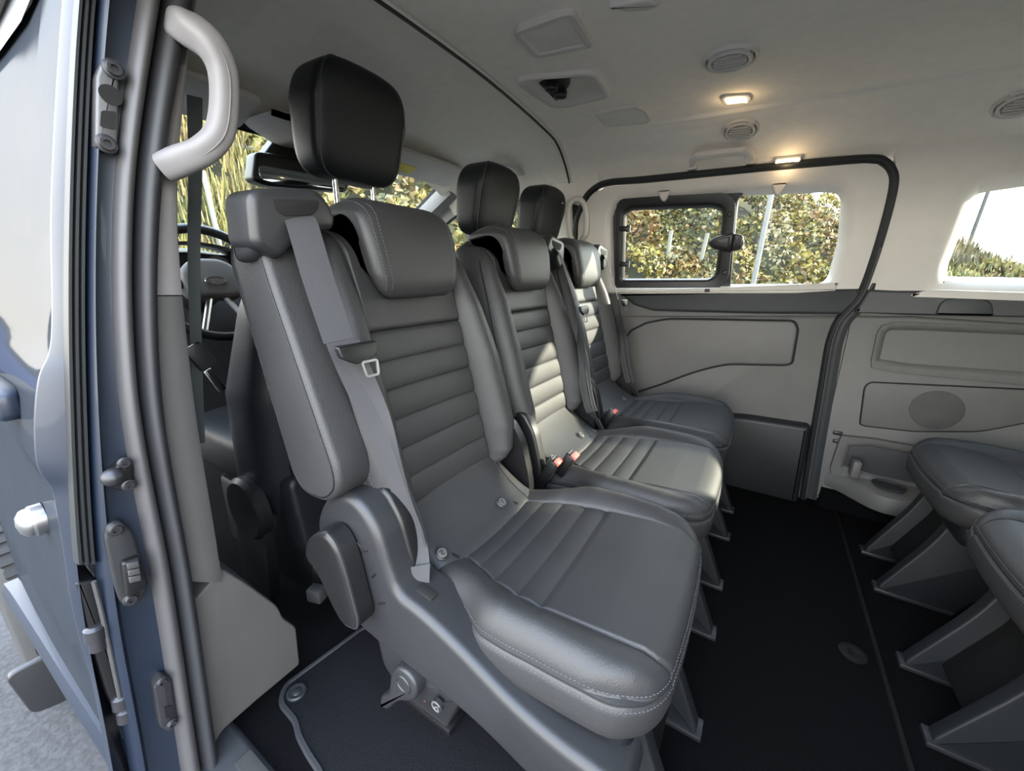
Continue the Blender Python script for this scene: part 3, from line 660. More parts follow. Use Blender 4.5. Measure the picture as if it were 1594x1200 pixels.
def make_backrest():
    zs = np.unique(np.r_[np.linspace(.425, .962, 130), np.array(RIBS), np.array(RIBS) + .002, np.array(RIBS[1:]) - .002])
    ts = np.unique(np.r_[np.linspace(-1, -.6, 44), np.linspace(-.6, -.56, 6), np.linspace(-.56, .56, 30), np.linspace(.56, .6, 6), np.linspace(.6, 1, 44)])
    R = []
    for z in zs:
        r = [back_front(t, z) for t in ts]; h = hw(z); k = max(0, (z - .93) / .032); th = .105 - .03 * (1 - math.sqrt(max(0, 1 - min(1, k) ** 2)))
        for f, dx in ((1.0, -.075), (.985, -.095), (.94, -.105), (.5, -.112), (0, -.114), (-.5, -.112), (-.94, -.105), (-.985, -.095), (-1.0, -.075)):
            r.append((xb(z) + dx * th / .105, YC + h * f, z))
        R.append(r)
    return MB().rings(R)
def along(fn, tab, n=60): return [np.array(fn(a)) for a in np.linspace(tab[0], tab[1], n)]
def bolster_pt(sgn, z, back, out=.0012):
    """point on the outer roll of a bolster; back = how far round to the side (0..1)"""
    h = hw(z); p = pw(z); s = .45 + .55 * back; tt = .6 + .4 * s
    x, y, zz = back_front(sgn * tt, z); return np.array((x + out * (1 - back), y + sgn * out * back, zz))

# cushion ----------------------------------------------------------------------
XR = -.475
HC = catmull([(XR, .178), (-.42, .186), (-.36, .194), (-.325, .204), (-.285, .226), (-.25, .232), (-.19, .2325), (-.12, .231), (-.06, .224), (-.0, .214)], 6)
def hcu(x): return float(np.interp(x, [p[0] for p in HC], [p[1] for p in HC]))
def xfront(t):
    a = abs(t); x = -.014 - .014 * t * t
    if a > .62: x -= .062 * (1 - math.sqrt(max(0, 1 - ((a - .62) / .38) ** 2)))
    return x
SEAMX = [-.395, -.356, -.313, -.262, -.217]
def cush(t, s):
    x = XR + s * (xfront(t) - XR); xx = XR + s * (xfront(0) - XR); h = hcu(x); a0 = abs(t)
    z = interp([(-.475, .372), (-.40, .378), (-.22, .392), (-.12, .404), (-.06, .406), (0, .398)], x)
    p = interp([(-.475, .112), (-.395, .113), (-.356, .125), (-.313, .142), (-.262, .152), (-.217, .156), (-.12, .158), (-.07, .155), (-.04, .150), (0, .13)], x)
    a = a0 / .62 * p if a0 < .62 else p + (a0 - .62) / .38 * (h - p); y = math.copysign(a, t)
    if a < p:
        d = 0
        if x < SEAMX[-1]:
            for k in range(4):
                if SEAMX[k] <= x < SEAMX[k + 1]: d = .0042 * math.sin(PI * (x - SEAMX[k]) / (SEAMX[k + 1] - SEAMX[k])) ** .45
        else: d = .0052 * min(1, ((x - SEAMX[-1]) / .012)) ** .5
        d *= min(1, (p - a) / .005) ** .5 * (1 if x > -.40 else 0)
        z += d - .004 * (1 - (a / p) ** 2)
    else:
        A = interp([(-.475, .000), (-.40, .008), (-.33, .022), (-.26, .030), (-.20, .028), (-.12, .018), (-.05, .008), (0, .002)], x)
        u = (a - p) / max(1e-3, h - p); z += A * math.sin(PI * min(1, u * .78)) ** .8 - .003 * math.exp(-(u / .04) ** 2)
    ey = max(0, 1 - (h - a) / .042); ex = max(0, 1 - (1 - s) * .45 / .050)
    e = min(1, math.hypot(ex ** 1.0, ey)); z -= .034 * (1 - math.sqrt(max(0, 1 - e * e)))
    return (x, YC + y, z)
def make_cushion():
    ts = np.unique(np.r_[np.linspace(-1, -.62, 44), np.linspace(-.62, -.58, 6), np.linspace(-.58, .58, 28), np.linspace(.58, .62, 6), np.linspace(.62, 1, 44)])
    ss = np.unique(np.r_[np.linspace(0, .85, 150), np.linspace(.85, 1, 36)])
    G = [[cush(t, s) for t in ts] for s in ss]; mb = MB(); mb.grid(G)
    edge_ = [G[i][0] for i in range(len(ss))] + G[-1][1:] + [G[i][-1] for i in range(len(ss) - 2, -1, -1)]
    E_ = [np.array(p) for p in edge_]; n = len(E_); N = []
    for i in range(n):
        T = E_[min(n - 1, i + 1)] - E_[max(0, i - 1)]; v = np.array((T[1], -T[0], 0)); v /= np.linalg.norm(v) + 1e-9; N.append(v)
    if (E_[len(ss) // 2] + N[len(ss) // 2] * .1)[1] > E_[len(ss) // 2][1]: N = [-v for v in N]
    K = np.exp(-(((np.arange(-6, 7)) / 3.0) ** 2)); K /= K.sum()
    NN = np.array(N); P_ = np.pad(NN, ((6, 6), (0, 0)), mode='edge'); NN = np.stack([np.convolve(P_[:, k], K, 'valid') for k in range(3)], 1)
    rows = []
    for off, dz in ((0, 0), (.0005, -.004), (-.0025, -.0065), (.001, -.009), (.0035, -.020), (.003, -.045), (.0, -.062), (-.006, -.072), (-.02, -.076), (-.06, -.076)):
        r = []
        for i in range(n):
            b = E_[i]; zb = lerp(b[2] + dz, .384 + dz, min(1, -dz / .07) * .55); r.append(b + NN[i] * off + np.array((0, 0, zb - b[2])))
        rows.append(r)
    mb.grid(rows)
    from mathutils.bvhtree import BVHTree
    W_ = len(ts); bv = BVHTree.FromPolygons([tuple(p) for r in G for p in r], [(i * W_ + j, i * W_ + j + 1, (i + 1) * W_ + j + 1, (i + 1) * W_ + j) for i in range(len(ss) - 1) for j in range(W_ - 1)])
    path = []
    for i in range(n):
        l_, nr, _, _ = bv.find_nearest(Vector(E_[i] - NN[i] * .008 + np.array((0, 0, .006))))
        path.append(np.array(l_) + np.array(nr) * (.0007 if nr.z > 0 else -.0007))
    path2 = [rows[3][i] + NN[i] * .001 for i in range(n)]
    return mb, path, path2, NN, E_, rows[2]

def flap_pt(s, y):
    x, z = np.array(FLAPC)[int(round(s * (len(FLAPC) - 1)))]; return x, y, z
FLAPC = catmull([(-.555, .500), (-.530, .470), (-.503, .440), (-.468, .412), (-.432, .392), (-.400, .3805), (-.388, .370)], 5)
def make_flap():
    R = []
    for x, z in FLAPC:
        r = []
        for y in np.linspace(-1, 1, 41):
            wdt = .176; rr = max(0, (abs(y) - .80) / .20); drop = .028 * (1 - math.sqrt(max(0, 1 - rr * rr))); lift = .006 * (1 - y * y)
            r.append((x + lift * .6 - drop * .6, YC + y * wdt, z + lift * .6 - drop * .9))
        R.append(r)
    mb = MB(); mb.grid(R); mb.grid([[(p[0] - .03, p[1], p[2] - .04) for p in r] for r in R]); return mb

# headrest -----------------------------------------------------------------------
HP = catmull([(-.590, .850), (-.583, .880), (-.592, .940), (-.607, .985), (-.632, 1.012), (-.668, 1.022), (-.712, 1.016), (-.742, 1.000), (-.753, .980), (-.748, .966), (-.728, .962), (-.700, .968), (-.672, .972), (-.652, .962), (-.640, .940), (-.632, .900), (-.622, .860), (-.606, .843)], 5, closed=True)
def make_headrest():
    H = .122; R_ = .030; R = []; st1 = []
    P = [np.array(p) for p in HP]; C0 = inset(P, .019)
    ys = np.r_[-np.array([H - R_ * (1 - math.cos(a)) for a in np.linspace(0, PI / 2, 8)]), np.linspace(-(H - R_), H - R_, 25)[1:-1], np.array([H - R_ * (1 - math.cos(a)) for a in np.linspace(PI / 2, 0, 8)])]
    for y in ys:
        k = max(0, (abs(y) - (H - R_)) / R_); f = 1 - math.sqrt(max(0, 1 - min(1, k) ** 2))
        row = []
        for p, c_ in zip(P, C0):
            q_ = lerp(p, c_, f)
            # round the lower and upper corners when seen from the front
            kc = max(0, (abs(y) - .075) / (H - .075)); low = sstep(.90, .845, q_[1]); up_ = sstep(.985, 1.02, q_[1])
            z = q_[1] + low * .022 * kc ** 2.2 - up_ * .016 * kc ** 2
            yy = y * (1 - .10 * sstep(.96, .845, q_[1]))
            row.append((q_[0], YC + yy, z))
        R.append(row)
    mb = MB().rings(R)
    a = R[5]; b = R[-6]
    return mb, a, b

def ribbon(path, wd, w, th=.0016, curl=0.0):
    R = []
    for i, (p, d) in enumerate(zip(path, wd)):
        p = np.array(p, float); d = np.array(d, float); d /= np.linalg.norm(d)
        T = np.array(path[min(i + 1, len(path) - 1)], float) - np.array(path[max(i - 1, 0)], float); T /= np.linalg.norm(T) + 1e-9
        n = np.cross(d, T); n /= np.linalg.norm(n) + 1e-9; wi = w[i] if isinstance(w, (list, tuple, np.ndarray)) else w
        top_ = [p + d * wi * t + n * (th / 2 + g) for t, g in ((-.5, 0), (-.46, .0006), (-.30, .0006), (-.26, -.0002), (-.10, -.0002), (-.06, .0006), (.06, .0006), (.10, -.0002), (.26, -.0002), (.30, .0006), (.46, .0006), (.5, 0))]
        bot = [p + d * wi * t - n * th / 2 for t in (.5, 0, -.5)]
        R.append(top_ + bot)
    return MB().rings(R)

def mirror_y(mb):                                   # mirror across the seat's centre line
    mb.v = [(p[0], 2 * YC - p[1] - .018, p[2]) for p in mb.v]; return mb

def belt_set(root, side, deep=True):
    """shoulder belt over one bolster; side -1 = near, +1 = far"""
    fl = (lambda m: m) if side < 0 else mirror_y
    tower = rpoly([(.300 + .012, .925), (.316, .990), (.330, 1.002), (.418, 1.016), (.437, 1.004), (.452, .975), (.444, .957), (.40, .950), (.372, .930), (.350, .905)], [.012, .012, .01, .012, .012, .01, .008, .02, .02, .015])
    tw = mk('belt_guide', fl(MB().prism(tower, lambda a, b, d: (d, a, b), -.69, -.622, .012, seg=4)), M['plastic'], root)
    mk('belt_slot', fl(MB().prism(rpoly([(.345, .990), (.350, .975), (.362, .968), (.405, .974), (.418, .985), (.422, .999)], .005), lambda a, b, d: (d, a, b), -.632, -.6205, .002)), M['void'], tw)
    mk('guide_side', fl(MB().prism(rpoly([(-.70, .995), (-.66, .998), (-.635, .985), (-.63, .93), (-.655, .905), (-.70, .90)], .012), lambda a, b, d: (a, d, b), .345, .318, .012)), M['plastic'], tw)
    pts = [((-.636, .386, .974), .046), ((-.618, .384, .966), .046), ((-.600, .380, .935), .046), ((-.578, .377, .88), .046), ((-.553, .376, .82), .046), ((-.541, .376, .790), .046)]
    path = catmull([p for p, _ in pts], 6); wd = [(.25, 1, .12)] * len(path)
    belt = mk('seat_belt', fl(ribbon(path, wd, .046)), M['webbing'], root)
    pts2 = [(-.541, .378, .790), (-.522, .388, .72), (-.498, .404, .63), (-.474, .417, .54), (-.452, .424, .47), (-.437, .419, .43), (-.421, .404, .40), (-.413, .390, .376)]
    path2 = catmull(pts2, 6); n = len(path2); wds = [lerp(np.array((.25, 1, .12)), np.array((.95, .50, .15)), sstep(0, .5, i / n)) for i in range(n)]
    wds = [lerp(w_, np.array((.75, .65, .0)), sstep(.7, 1, i / n)) for i, w_ in enumerate(wds)]
    mk('lap_belt', fl(ribbon(path2, wds, [lerp(.044, .033, sstep(0, .3, i / n)) for i in range(n)])), M['webbing'], belt)
    pts3 = [(-.536, .385, .785), (-.515, .398, .71), (-.490, .414, .62), (-.466, .426, .53), (-.446, .432, .47), (-.434, .428, .44)]
    path3 = catmull(pts3, 6); n3 = len(path3)
    mk('belt_fold', fl(ribbon(path3, [lerp(np.array((.3, .9, .2)), np.array((.8, -.6, .2)), sstep(0, .7, i / n3)) for i in range(n3)], .040)), M['webbing'], belt)
    c = np.array((-.520, .383, .775))
    tg = MB().prism(rpoly([(-.035, .014), (.035, .014), (.032, -.004), (.012, -.016), (-.012, -.016), (-.032, -.004)], .004), lambda a, b, d: (c[0] + .012 - b * .25 + d, c[1] + a + b * .0, c[2] + b * .95 - a * .0), -.004, .006, .002)
    mk('belt_tongue', fl(tg), M['plastic_dark'], belt)
    lp_ = [(-.014, -.014), (-.011, -.036), (.011, -.036), (.014, -.014)]
    mk('tongue_loop', fl(MB().sweep([(c[0] + .018 - b * .25, c[1] + .012 + a, c[2] + b) for a, b in rpoly(lp_, .004)], [(-.0018, -.001), (-.0018, .001), (.0018, .001), (.0018, -.001)], closed=True, up=(1, 0, .2))), M['loop'], belt)
    an = catmull([(-.424, .406, .412), (-.417, .396, .390), (-.408, .390, .372), (-.404, .388, .35)], 5)
    mk('belt_anchor', fl(ribbon(an, [(.75, .65, .1)] * len(an), [lerp(.036, .034, i / len(an)) for i in range(len(an))], .004)), M['webbing'], belt)
    return belt

def make_seat():
    root = thing('passenger_seat', (-.27, YC, 0.0))
    b = mk('backrest', make_backrest(), M['leather'], root, sharp=70)
    sm = MB()
    for sgn in (-1, 1):
        for bk in (.80, .90):
            sm.dashes([bolster_pt(sgn, z, bk) for z in np.linspace(.475, .90, 80)], r=.0007)
    mk('stitching', sm, M['stitch'], b, sharp=0)['kind'] = 'stuff'
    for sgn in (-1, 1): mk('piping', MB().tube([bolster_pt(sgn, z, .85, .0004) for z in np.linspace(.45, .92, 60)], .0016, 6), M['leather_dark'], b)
    cm, p1, p2, NN, E_, gro = make_cushion()
    cu = mk('cushion', cm, M['leather'], root, sharp=70)
    sm = MB(); sm.dashes(p1, r=.0007); sm.dashes([p + np.array((0, 0, -.003)) for p in p2], r=.0007)
    mk('stitching', sm, M['stitch'], cu, sharp=0)['kind'] = 'stuff'
    mk('piping', MB().tube([p for p in gro], .0018, 6), M['leather_dark'], cu)
    fl = mk('rear_flap', make_flap(), M['leather'], root, sharp=70)
    for yy, tw_ in ((-.166, -.012), (.118, .030)):
        P = []
        for k, (x, z) in enumerate(FLAPC):
            a = (yy + tw_ * (1 - k / (len(FLAPC) - 1))) / .176; rr = max(0, (abs(a) - .80) / .20); drop = .028 * (1 - math.sqrt(max(0, 1 - rr * rr))); lift = .006 * (1 - a * a)
            P.append((x + lift * .6 - drop * .6 + .0003, YC + a * .176, z + lift * .6 - drop * .9 + .0003))
        sf = mk('flap_seam', MB().tube(P, .0013, 6), M['leather_dark'], fl)
        mk('stitching', MB().dashes([np.array(p) + np.array((.0012, -.0045 if yy > 0 else .0045, .0012)) for p in P], r=.0007), M['stitch'], sf, sharp=0)['kind'] = 'stuff'
    for yy in (-.150, .052):
        c0 = np.array((-.424, YC + yy, .3985)); nrm = (.5, 0, .86)
        bd = mk('anchor_badge', MB().lathe(c0, nrm, [(.0112, -.004), (.0112, .0008), (.0100, .0016), (0, .0017)], 24), M['badge'], fl)
        U = np.array((.86, 0, -.5)); V = np.array((0, 1., 0)); n_ = np.array(nrm)
        mk('badge_symbol', MB().tube([c0 + n_ * .0018 + U * a * .007 + V * b_ * .007 for a, b_ in ((-.6, -.5), (-.6, .3), (-.1, .6), (-.1, -.2), (.5, -.2), (.5, .5))], .0009, 5)
           .tube([c0 + n_ * .0012 + (U * math.cos(t) + V * math.sin(t)) * .0105 for t in np.linspace(0, 2 * PI, 20)], .0011, 5), M['plastic_dark'], bd)
        mk('anchor_slit', MB().box(c0 + np.array((.012, .02 if yy < 0 else .03, -.012)), (.022, .004, .004), .001), M['plastic_dark'], fl)
    hm, a, b2 = make_headrest()
    h = mk('headrest', hm, M['leather'], root, sharp=70)
    sm = MB()
    for row, sg in ((a, -1), (b2, 1)):
        r_ = [np.array(p) for p in row]; cc = np.mean(r_, 0)
        for k in (.0015,): sm.dashes([p + np.array((0, sg * .0006, 0)) for p in r_[:62]], r=.0007)
    for row in (a, b2):
        r_ = [np.array(p) for p in row]; sm.dashes([p + np.array((0, .010 if row is a else -.010, 0)) + np.array((.0042 if i < 20 else 0, 0, .0035 if 14 < i < 36 else 0)) for i, p in enumerate(r_[:44])], r=.0007)
    mk('stitching', sm, M['stitch'], h, sharp=0)['kind'] = 'stuff'
    for yy in (-.055, .055): mk('headrest_post', MB().tube([(-.69, YC + yy, .93), (-.695, YC + yy, .985)], .006, 10), M['chrome'], h)
    mk('headrest_collar', MB().box((-.688, YC - .06, .962), (.03, .03, .016), .006), M['plastic_dark'], root)
    # pan, legs, rear latches
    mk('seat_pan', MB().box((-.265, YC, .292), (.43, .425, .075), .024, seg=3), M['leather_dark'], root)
    mk('base_cover', MB().prism(rpoly([(-.02, .04), (-.085, .20), (-.10, .27), (-.28, .27), (-.22, .12), (-.13, .04)], .02), lambda p_, q_, d: (p_, YC + d, q_), -.082, .082), M['slot'], root)
    for sgn in (-1, 1):
        leg = rpoly([(.030, .006), (.030, .022), (-.045, .20), (-.075, .315), (-.30, .315), (-.24, .20), (-.14, .022), (-.14, .006)], [.004, .01, .05, .01, .01, .05, .01, .004])
        lg = mk('front_leg', MB().prism(leg, lambda p_, q_, d, s_=sgn: (p_, YC + s_ * .098 + d, q_), -.016, .016, .005, both=True), M['leg_plastic'], root)
        mk('foot', MB().box((-.045, YC + sgn * .098, .007), (.17, .044, .013), .003), M['dark_steel'], lg)
        rl = rpoly([(-.50, .01), (-.50, .12), (-.47, .28), (-.36, .28), (-.35, .14), (-.40, .01)], .012)
        bx = mk('rear_latch', MB().prism(rl, lambda p_, q_, d, s_=sgn: (p_, YC + s_ * .155 + d, q_), -.028, .028, .006, both=True), M['plastic'], root)
        mk('latch_release', MB().box((-.475, YC + sgn * .155 - .02, .06), (.055, .022, .02), .004), M['red'], bx)
        mk('latch_shoe', MB().box((-.45, YC + sgn * .155, .012), (.13, .064, .02), .004), M['plastic_dark'], bx)
    for sgn in (-1, 1):
        mk('recliner_cover', MB().prism(rpoly([(-.56, .36), (-.555, .47), (-.53, .535), (-.49, .54), (-.455, .49), (-.43, .40), (-.42, .30), (-.50, .28)], .02), lambda p_, q_, d, s_=sgn: (p_, YC + s_ * (.196 + d), q_), -.012, .018, .008), M['plastic_dark'], root)
    return root
seat = make_seat()
GS = 'individual leather seats with quilted backrests'
seat2 = copy_tree(seat); seat2.location.y += .465
seat3 = copy_tree(seat); seat3.location.y += .930
tag(seat, 'nearest grey leather seat with an armrest and a large plastic side shield', 'seat', GS)
tag(seat2, 'middle seat of the grey leather row, two red buckles at its near side', 'seat', GS)
tag(seat3, 'grey leather seat of the far row end, against the sliding door panel', 'seat', GS)
# the row behind the aisle faces the other way
for k, y in enumerate((1.53, 1.05)):
    s_ = copy_tree(seat); s_.rotation_euler.z = PI; s_.location = (.735, y, 0)
    for ch in s_.children:
        if ch.name.startswith('recliner'): pass
    tag(s_, ['forward-facing leather seat at the right picture edge, beside the far cup tray', 'forward-facing leather seat at the lower right picture edge, nearest the camera'][k], 'seat', GS)
belt_set(seat, -1)
def shifted(mbf, dy):
    global YC
    o = YC
for r_, dy in ((seat2, .465), (seat3, .930)):
    tmp = thing('tmp', WORLDLOC[seat]); bs = belt_set(tmp, 1)
    for ch in list(tmp.children):
        ch.parent = r_
    bpy.data.objects.remove(tmp)

# ---- extra parts of the nearest seat -------------------------------------------------
Y3 = lambda a, b, d: (a, d, b)
# side shield: outline seen from the door, swept inwards; upper ledge widens towards the front
shp = rpoly([(-.628, .395), (-.632, .450), (-.600, .505), (-.548, .540), (-.500, .535), (-.462, .495), (-.440, .425), (-.425, .392), (-.37, .384), (-.30, .360), (-.205, .318), (-.135, .302), (-.075, .298), (-.045, .292), (-.035, .262), (-.045, .215), (-.10, .190), (-.17, .200), (-.26, .230), (-.36, .242), (-.46, .250), (-.545, .262), (-.60, .33)],
            [.02, .03, .04, .03, .03, .03, .03, .03, .03, .05, .05, .03, .02, .02, .02, .03, .05, .05, .05, .03, .03, .03, .04], n=5)
sh = mk('side_shield', MB().prism(shp, Y3, .432, .352, .016, seg=5), M['plastic'], seat)
mk('shield_slot', MB().box((-.392, .388, .3865), (.036, .018, .006), .002, Matrix.Rotation(.14, 3, 'Y')), M['void'], sh)
sym = MB()
for a in (0, 2.1, 4.2): sym.tube([(-.50 + .004 * math.cos(a), .3515, .445 + .004 * math.sin(a)), (-.50 + .016 * math.cos(a + .3), .3515, .445 + .016 * math.sin(a + .3))], .0012, 5)
mk('molded_symbol', sym, M['plastic_dark'], sh)
lev = rpoly([(-.612, .408), (-.600, .446), (-.565, .476), (-.535, .487), (-.512, .470), (-.498, .43), (-.478, .342), (-.484, .318), (-.520, .308), (-.552, .345), (-.572, .385)], [.03, .03, .02, .02, .02, .04, .02, .01, .02, .04, .03])
lv = mk('recline_lever', MB().prism(lev, Y3, .348, .312, .010, seg=4), M['plastic_dark'], seat)
mk('lever_rim', MB().tube([(p[0], .318, p[1]) for p in inset(lev, .0015)][20:], .003, 6), M['plastic'], lv)
for (p0, p1) in (((-.480, .40), (-.470, .412)), ((-.468, .352), (-.452, .362))): mk('lever_mark', MB().tube([(p0[0], .3515, p0[1]), (p1[0], .3515, p1[1])], .0015, 5), M['plastic_dark'], sh)
br = mk('shield_bracket', MB().prism(rpoly([(-.52, .27), (-.50, .17), (-.47, .15), (-.40, .15), (-.33, .20), (-.30, .25)], .02), Y3, .43, .372, .008), M['plastic'], seat)
rlp = rpoly([(-.492, .098), (-.486, .128), (-.462, .150), (-.452, .212), (-.432, .238), (-.405, .240), (-.388, .222), (-.388, .196), (-.405, .175), (-.44, .150), (-.47, .105)], [.006, .01, .02, .02, .02, .015, .015, .015, .02, .02, .006])
rl = mk('release_lever', MB().prism(rlp, Y3, .376, .350, .006), M['plastic'], seat)
mk('lever_pivot', MB().lathe((-.419, .352, .208), (0, -1, 0), [(.018, 0), (.018, .003), (.0165, .0045), (.0145, .0045), (.0135, .003), (0, .0035)], 28), M['plastic'], rl)
s0 = np.array((-.352, .366, .196)); bdg = MB().lathe(s0, (0, -1, 0), [(.011, 0), (.011, .006), (0, .0065)], 20)
bg_ = mk('fold_symbol', bdg, M['plastic'], seat)
mk('fold_arrow', MB().tube([(s0[0] + .009 * math.cos(t), s0[1] - .0075, s0[2] + .009 * math.sin(t)) for t in np.linspace(.6, 5.4, 16)], .0014, 5).tube([(s0[0] - .004, s0[1] - .0075, s0[2] - .004), (s0[0] + .003, s0[1] - .0075, s0[2] + .001), (s0[0] + .005, s0[1] - .0075, s0[2] - .004)], .0013, 5), M['badge'], bg_)
# armrest folded up beside the backrest
arm = rpoly([(-.752, .905), (-.735, .938), (-.690, .943), (-.645, .925), (-.632, .88), (-.520, .592), (-.520, .555), (-.556, .520), (-.620, .515), (-.652, .545)], [.02, .03, .02, .03, .03, .03, .02, .03, .03, .04], n=5)
ar = mk('armrest', MB().prism(arm, Y3, .404, .334, .012, seg=4, both=True), M['leather'], seat)
ai = inset(arm, .013)
mk('armrest_piping', MB().tube([(p[0], .3345, p[1]) for p in inset(arm, .010)], .0016, 6, closed=True), M['leather_dark'], ar)
mk('armrest_pivot', MB().lathe((-.70, .40, .90), (0, 1, 0), [(.03, 0), (.03, .05), (0, .05)], 20), M['plastic_dark'], seat)

# ---- buckles: red-buttoned receivers at the near side of the middle and far seats
def buckle(root, c, tilt=.45, yaw=.0):
    Rm = Matrix.Rotation(yaw, 3, 'Z') @ Matrix.Rotation(tilt, 3, 'Y')
    c = Vector(c)
    o = mk('belt_buckle', MB().box(c, (.028, .036, .075), .006, Rm), M['plastic_dark'], root)
    off = Rm @ Vector((.0, 0, .032))
    mk('buckle_button', MB().box(c + Rm @ Vector((.007, 0, .036)), (.016, .030, .012), .003, Rm), M['red'], o)
    mk('buckle_slot', MB().box(c + Rm @ Vector((-.009, 0, .037)), (.004, .026, .006), .001, Rm), M['steel'], o)
    mk('buckle_stalk', MB().tube([c + Rm @ Vector((0, 0, -.03)), c + Rm @ Vector((0, 0, -.09)), c + Rm @ Vector((-.01, 0, -.14))], .010, 8), M['plastic_dark'], o)
WORLDLOC[seat2] = np.array((-.27, YC + .465, 0)); WORLDLOC[seat3] = np.array((-.27, YC + .93, 0))
buckle(seat2, (-.405, .868, .395)); buckle(seat2, (-.375, .905, .405))
buckle(seat3, (-.405, 1.338, .395))

# ================================================================== CAB
def cab_headrest(root, y, zc=1.214):
    def shape(x, yy, z):
        t = (z + .118) / .236
        w = lerp(.93, 1.0, t) if t < .6 else lerp(1.0, .90, (t - .6) / .4)
        return (x * lerp(.80, 1.05, min(1, t * 1.3)) + .03 * (t - .5), yy * w, z - .010 * (yy / .13) ** 2 * (t > .5))
    c = (-.905, y, zc)
    h = mk('headrest', MB().superq(c, (.062, .130, .118), .42, .36, 56, 40, shape), M['leather_dark'], root, sharp=70)
    for s in (-1, 1):
        P = []; th = s * math.radians(52); sp_ = lambda v, e: math.copysign(abs(v) ** e, v)
        for ph in np.linspace(-1.35, 1.35, 50):
            cz = math.cos(ph) ** .42
            q = shape(.0625 * cz * sp_(math.cos(th), .36), .131 * cz * sp_(math.sin(th), .36), .1185 * sp_(math.sin(ph), .42)); P.append((c[0] + q[0], c[1] + q[1], c[2] + q[2]))
        mk('seam', MB().tube(P, .0018, 6), M['leather'], h)
    for s in (-.055, .055):
        mk('headrest_post', MB().tube([(-.905, y + s, zc - .244), (-.905, y + s, zc - .09)], .0065, 12), M['chrome'], root)
def cab_back(root, y, w=.235, name='backrest'):
    R = []
    for z in np.r_[np.linspace(.27, .95, 40), np.linspace(.955, 1.0, 12)]:
        k = max(0, (z - .90) / .10); f = math.sqrt(max(.02, 1 - min(1, k) ** 2.2))
        W_ = interp([(.27, .20), (.36, .225), (.6, .235), (.8, .205), (.9, .175), (1.0, .150)], z) * w / .235 * (.6 + .4 * f)
        xc = interp([(.27, -1.03), (.6, -.975), (1.0, -.905)], z); D = interp([(.27, .13), (.6, .125), (.85, .085), (1.0, .06)], z) * (.3 + .7 * f)
        r = []
        for k2 in range(56):
            a = 2 * PI * k2 / 56; cx_, sy_ = math.cos(a), math.sin(a); ex = .62
            dx = D * math.copysign(abs(cx_) ** ex, cx_); dy = W_ * math.copysign(abs(sy_) ** ex, sy_)
            if dx < 0: dx = dx * 1.55 * (.55 + .45 * abs(sy_) ** 3)          # bolsters reach forward at the sides
            else: dx *= .82
            r.append((xc + dx, y + dy, z))
        R.append(r)
    b = mk(name, MB().rings(R), M['leather_dark'], root, sharp=70)
    for s in (-1, 1):
        P = [(interp([(.27, -1.03), (.6, -.975), (1.0, -.905)], z) + interp([(.27, .13), (.6, .125), (.85, .085)], z) * .70, y + s * interp([(.27, .20), (.36, .225), (.6, .235), (.8, .205)], z) * w / .235 * .80, z) for z in np.linspace(.36, .84, 30)]
        mk('seam', MB().tube(P, .002, 6), M['plastic_dark'], b)
    mk('lower_flap', MB().prism(rpoly([(y - w * .86, .40), (y + w * .86, .40), (y + w * .80, .17), (y - w * .80, .17)], .03), lambda a, b_, d: (d + .05 * (.40 - b_), a, b_), -.98, -.895, .015), M['leather_dark'], root)
    return b
dr = thing('cab_seat', (-1.05, .70, 0), 'front seat with steering wheel ahead, tall dark headrest on chrome posts', 'seat', 'front cab seats')
cab_back(dr, .672, .262); cab_headrest(dr, .715)
mk('cushion', MB().superq((-1.27, .70, .36), (.26, .245, .085), .4, .35), M['leather_dark'], dr, sharp=70)
mk('pedestal', MB().box((-1.15, .70, .14), (.46, .44, .24), .02), M['plastic_dark'], dr)
rc = mk('recliner_cover', MB().lathe((-1.03, .425, .30), (0, -1, 0), [(.0, 0), (.085, 0), (.085, .02), (.075, .03), (0, .032)], 28).prism(rpoly([(-1.10, .30), (-.955, .30), (-.985, .02), (-1.14, .02)], .02), Y3, .43, .405, .006), M['plastic_dark'], dr)
mk('seat_rail', MB().box((-.93, .52, .09), (.20, .06, .05), .01, Matrix.Rotation(.25, 3, 'Y')), M['plastic'], dr)
bk = mk('rail_catch', MB().box((-.84, .45, .10), (.04, .03, .035), .004, Matrix.Rotation(.3, 3, 'Z')), M['steel'], dr)
mk('receiver', MB().box((-1.03, .455, .40), (.05, .03, .13), .008, Matrix.Rotation(-.3, 3, 'Y')), M['plastic'], dr)
def passenger(y, lab):
    r = thing('cab_seat', (-1.05, y, 0), lab, 'seat', 'front cab seats')
    cab_back(r, y, .20); cab_headrest(r, y, 1.135)
    mk('cushion', MB().superq((-1.27, y, .36), (.26, .205, .085), .4, .35), M['leather_dark'], r, sharp=70)
    mk('pedestal', MB().box((-1.12, y, .15), (.42, .36, .26), .02), M['plastic_dark'], r)
passenger(1.285, 'dark front seat in the cab middle, its headrest behind the middle grey seat')
passenger(1.695, 'dark front seat by the far cab window, its headrest farthest from the camera')
# ledge behind the front seats
lb = mk('storage_ledge', MB().prism(rpoly([(-.97, .14), (-.83, .14), (-.80, .20), (-.82, .235), (-.97, .235)], .012), lambda a, b, d: (a, d, b), .50, 1.80, .006), M['trim_dark'])
tag(lb, 'dark plastic ledge running across the floor behind the front seats', 'ledge')
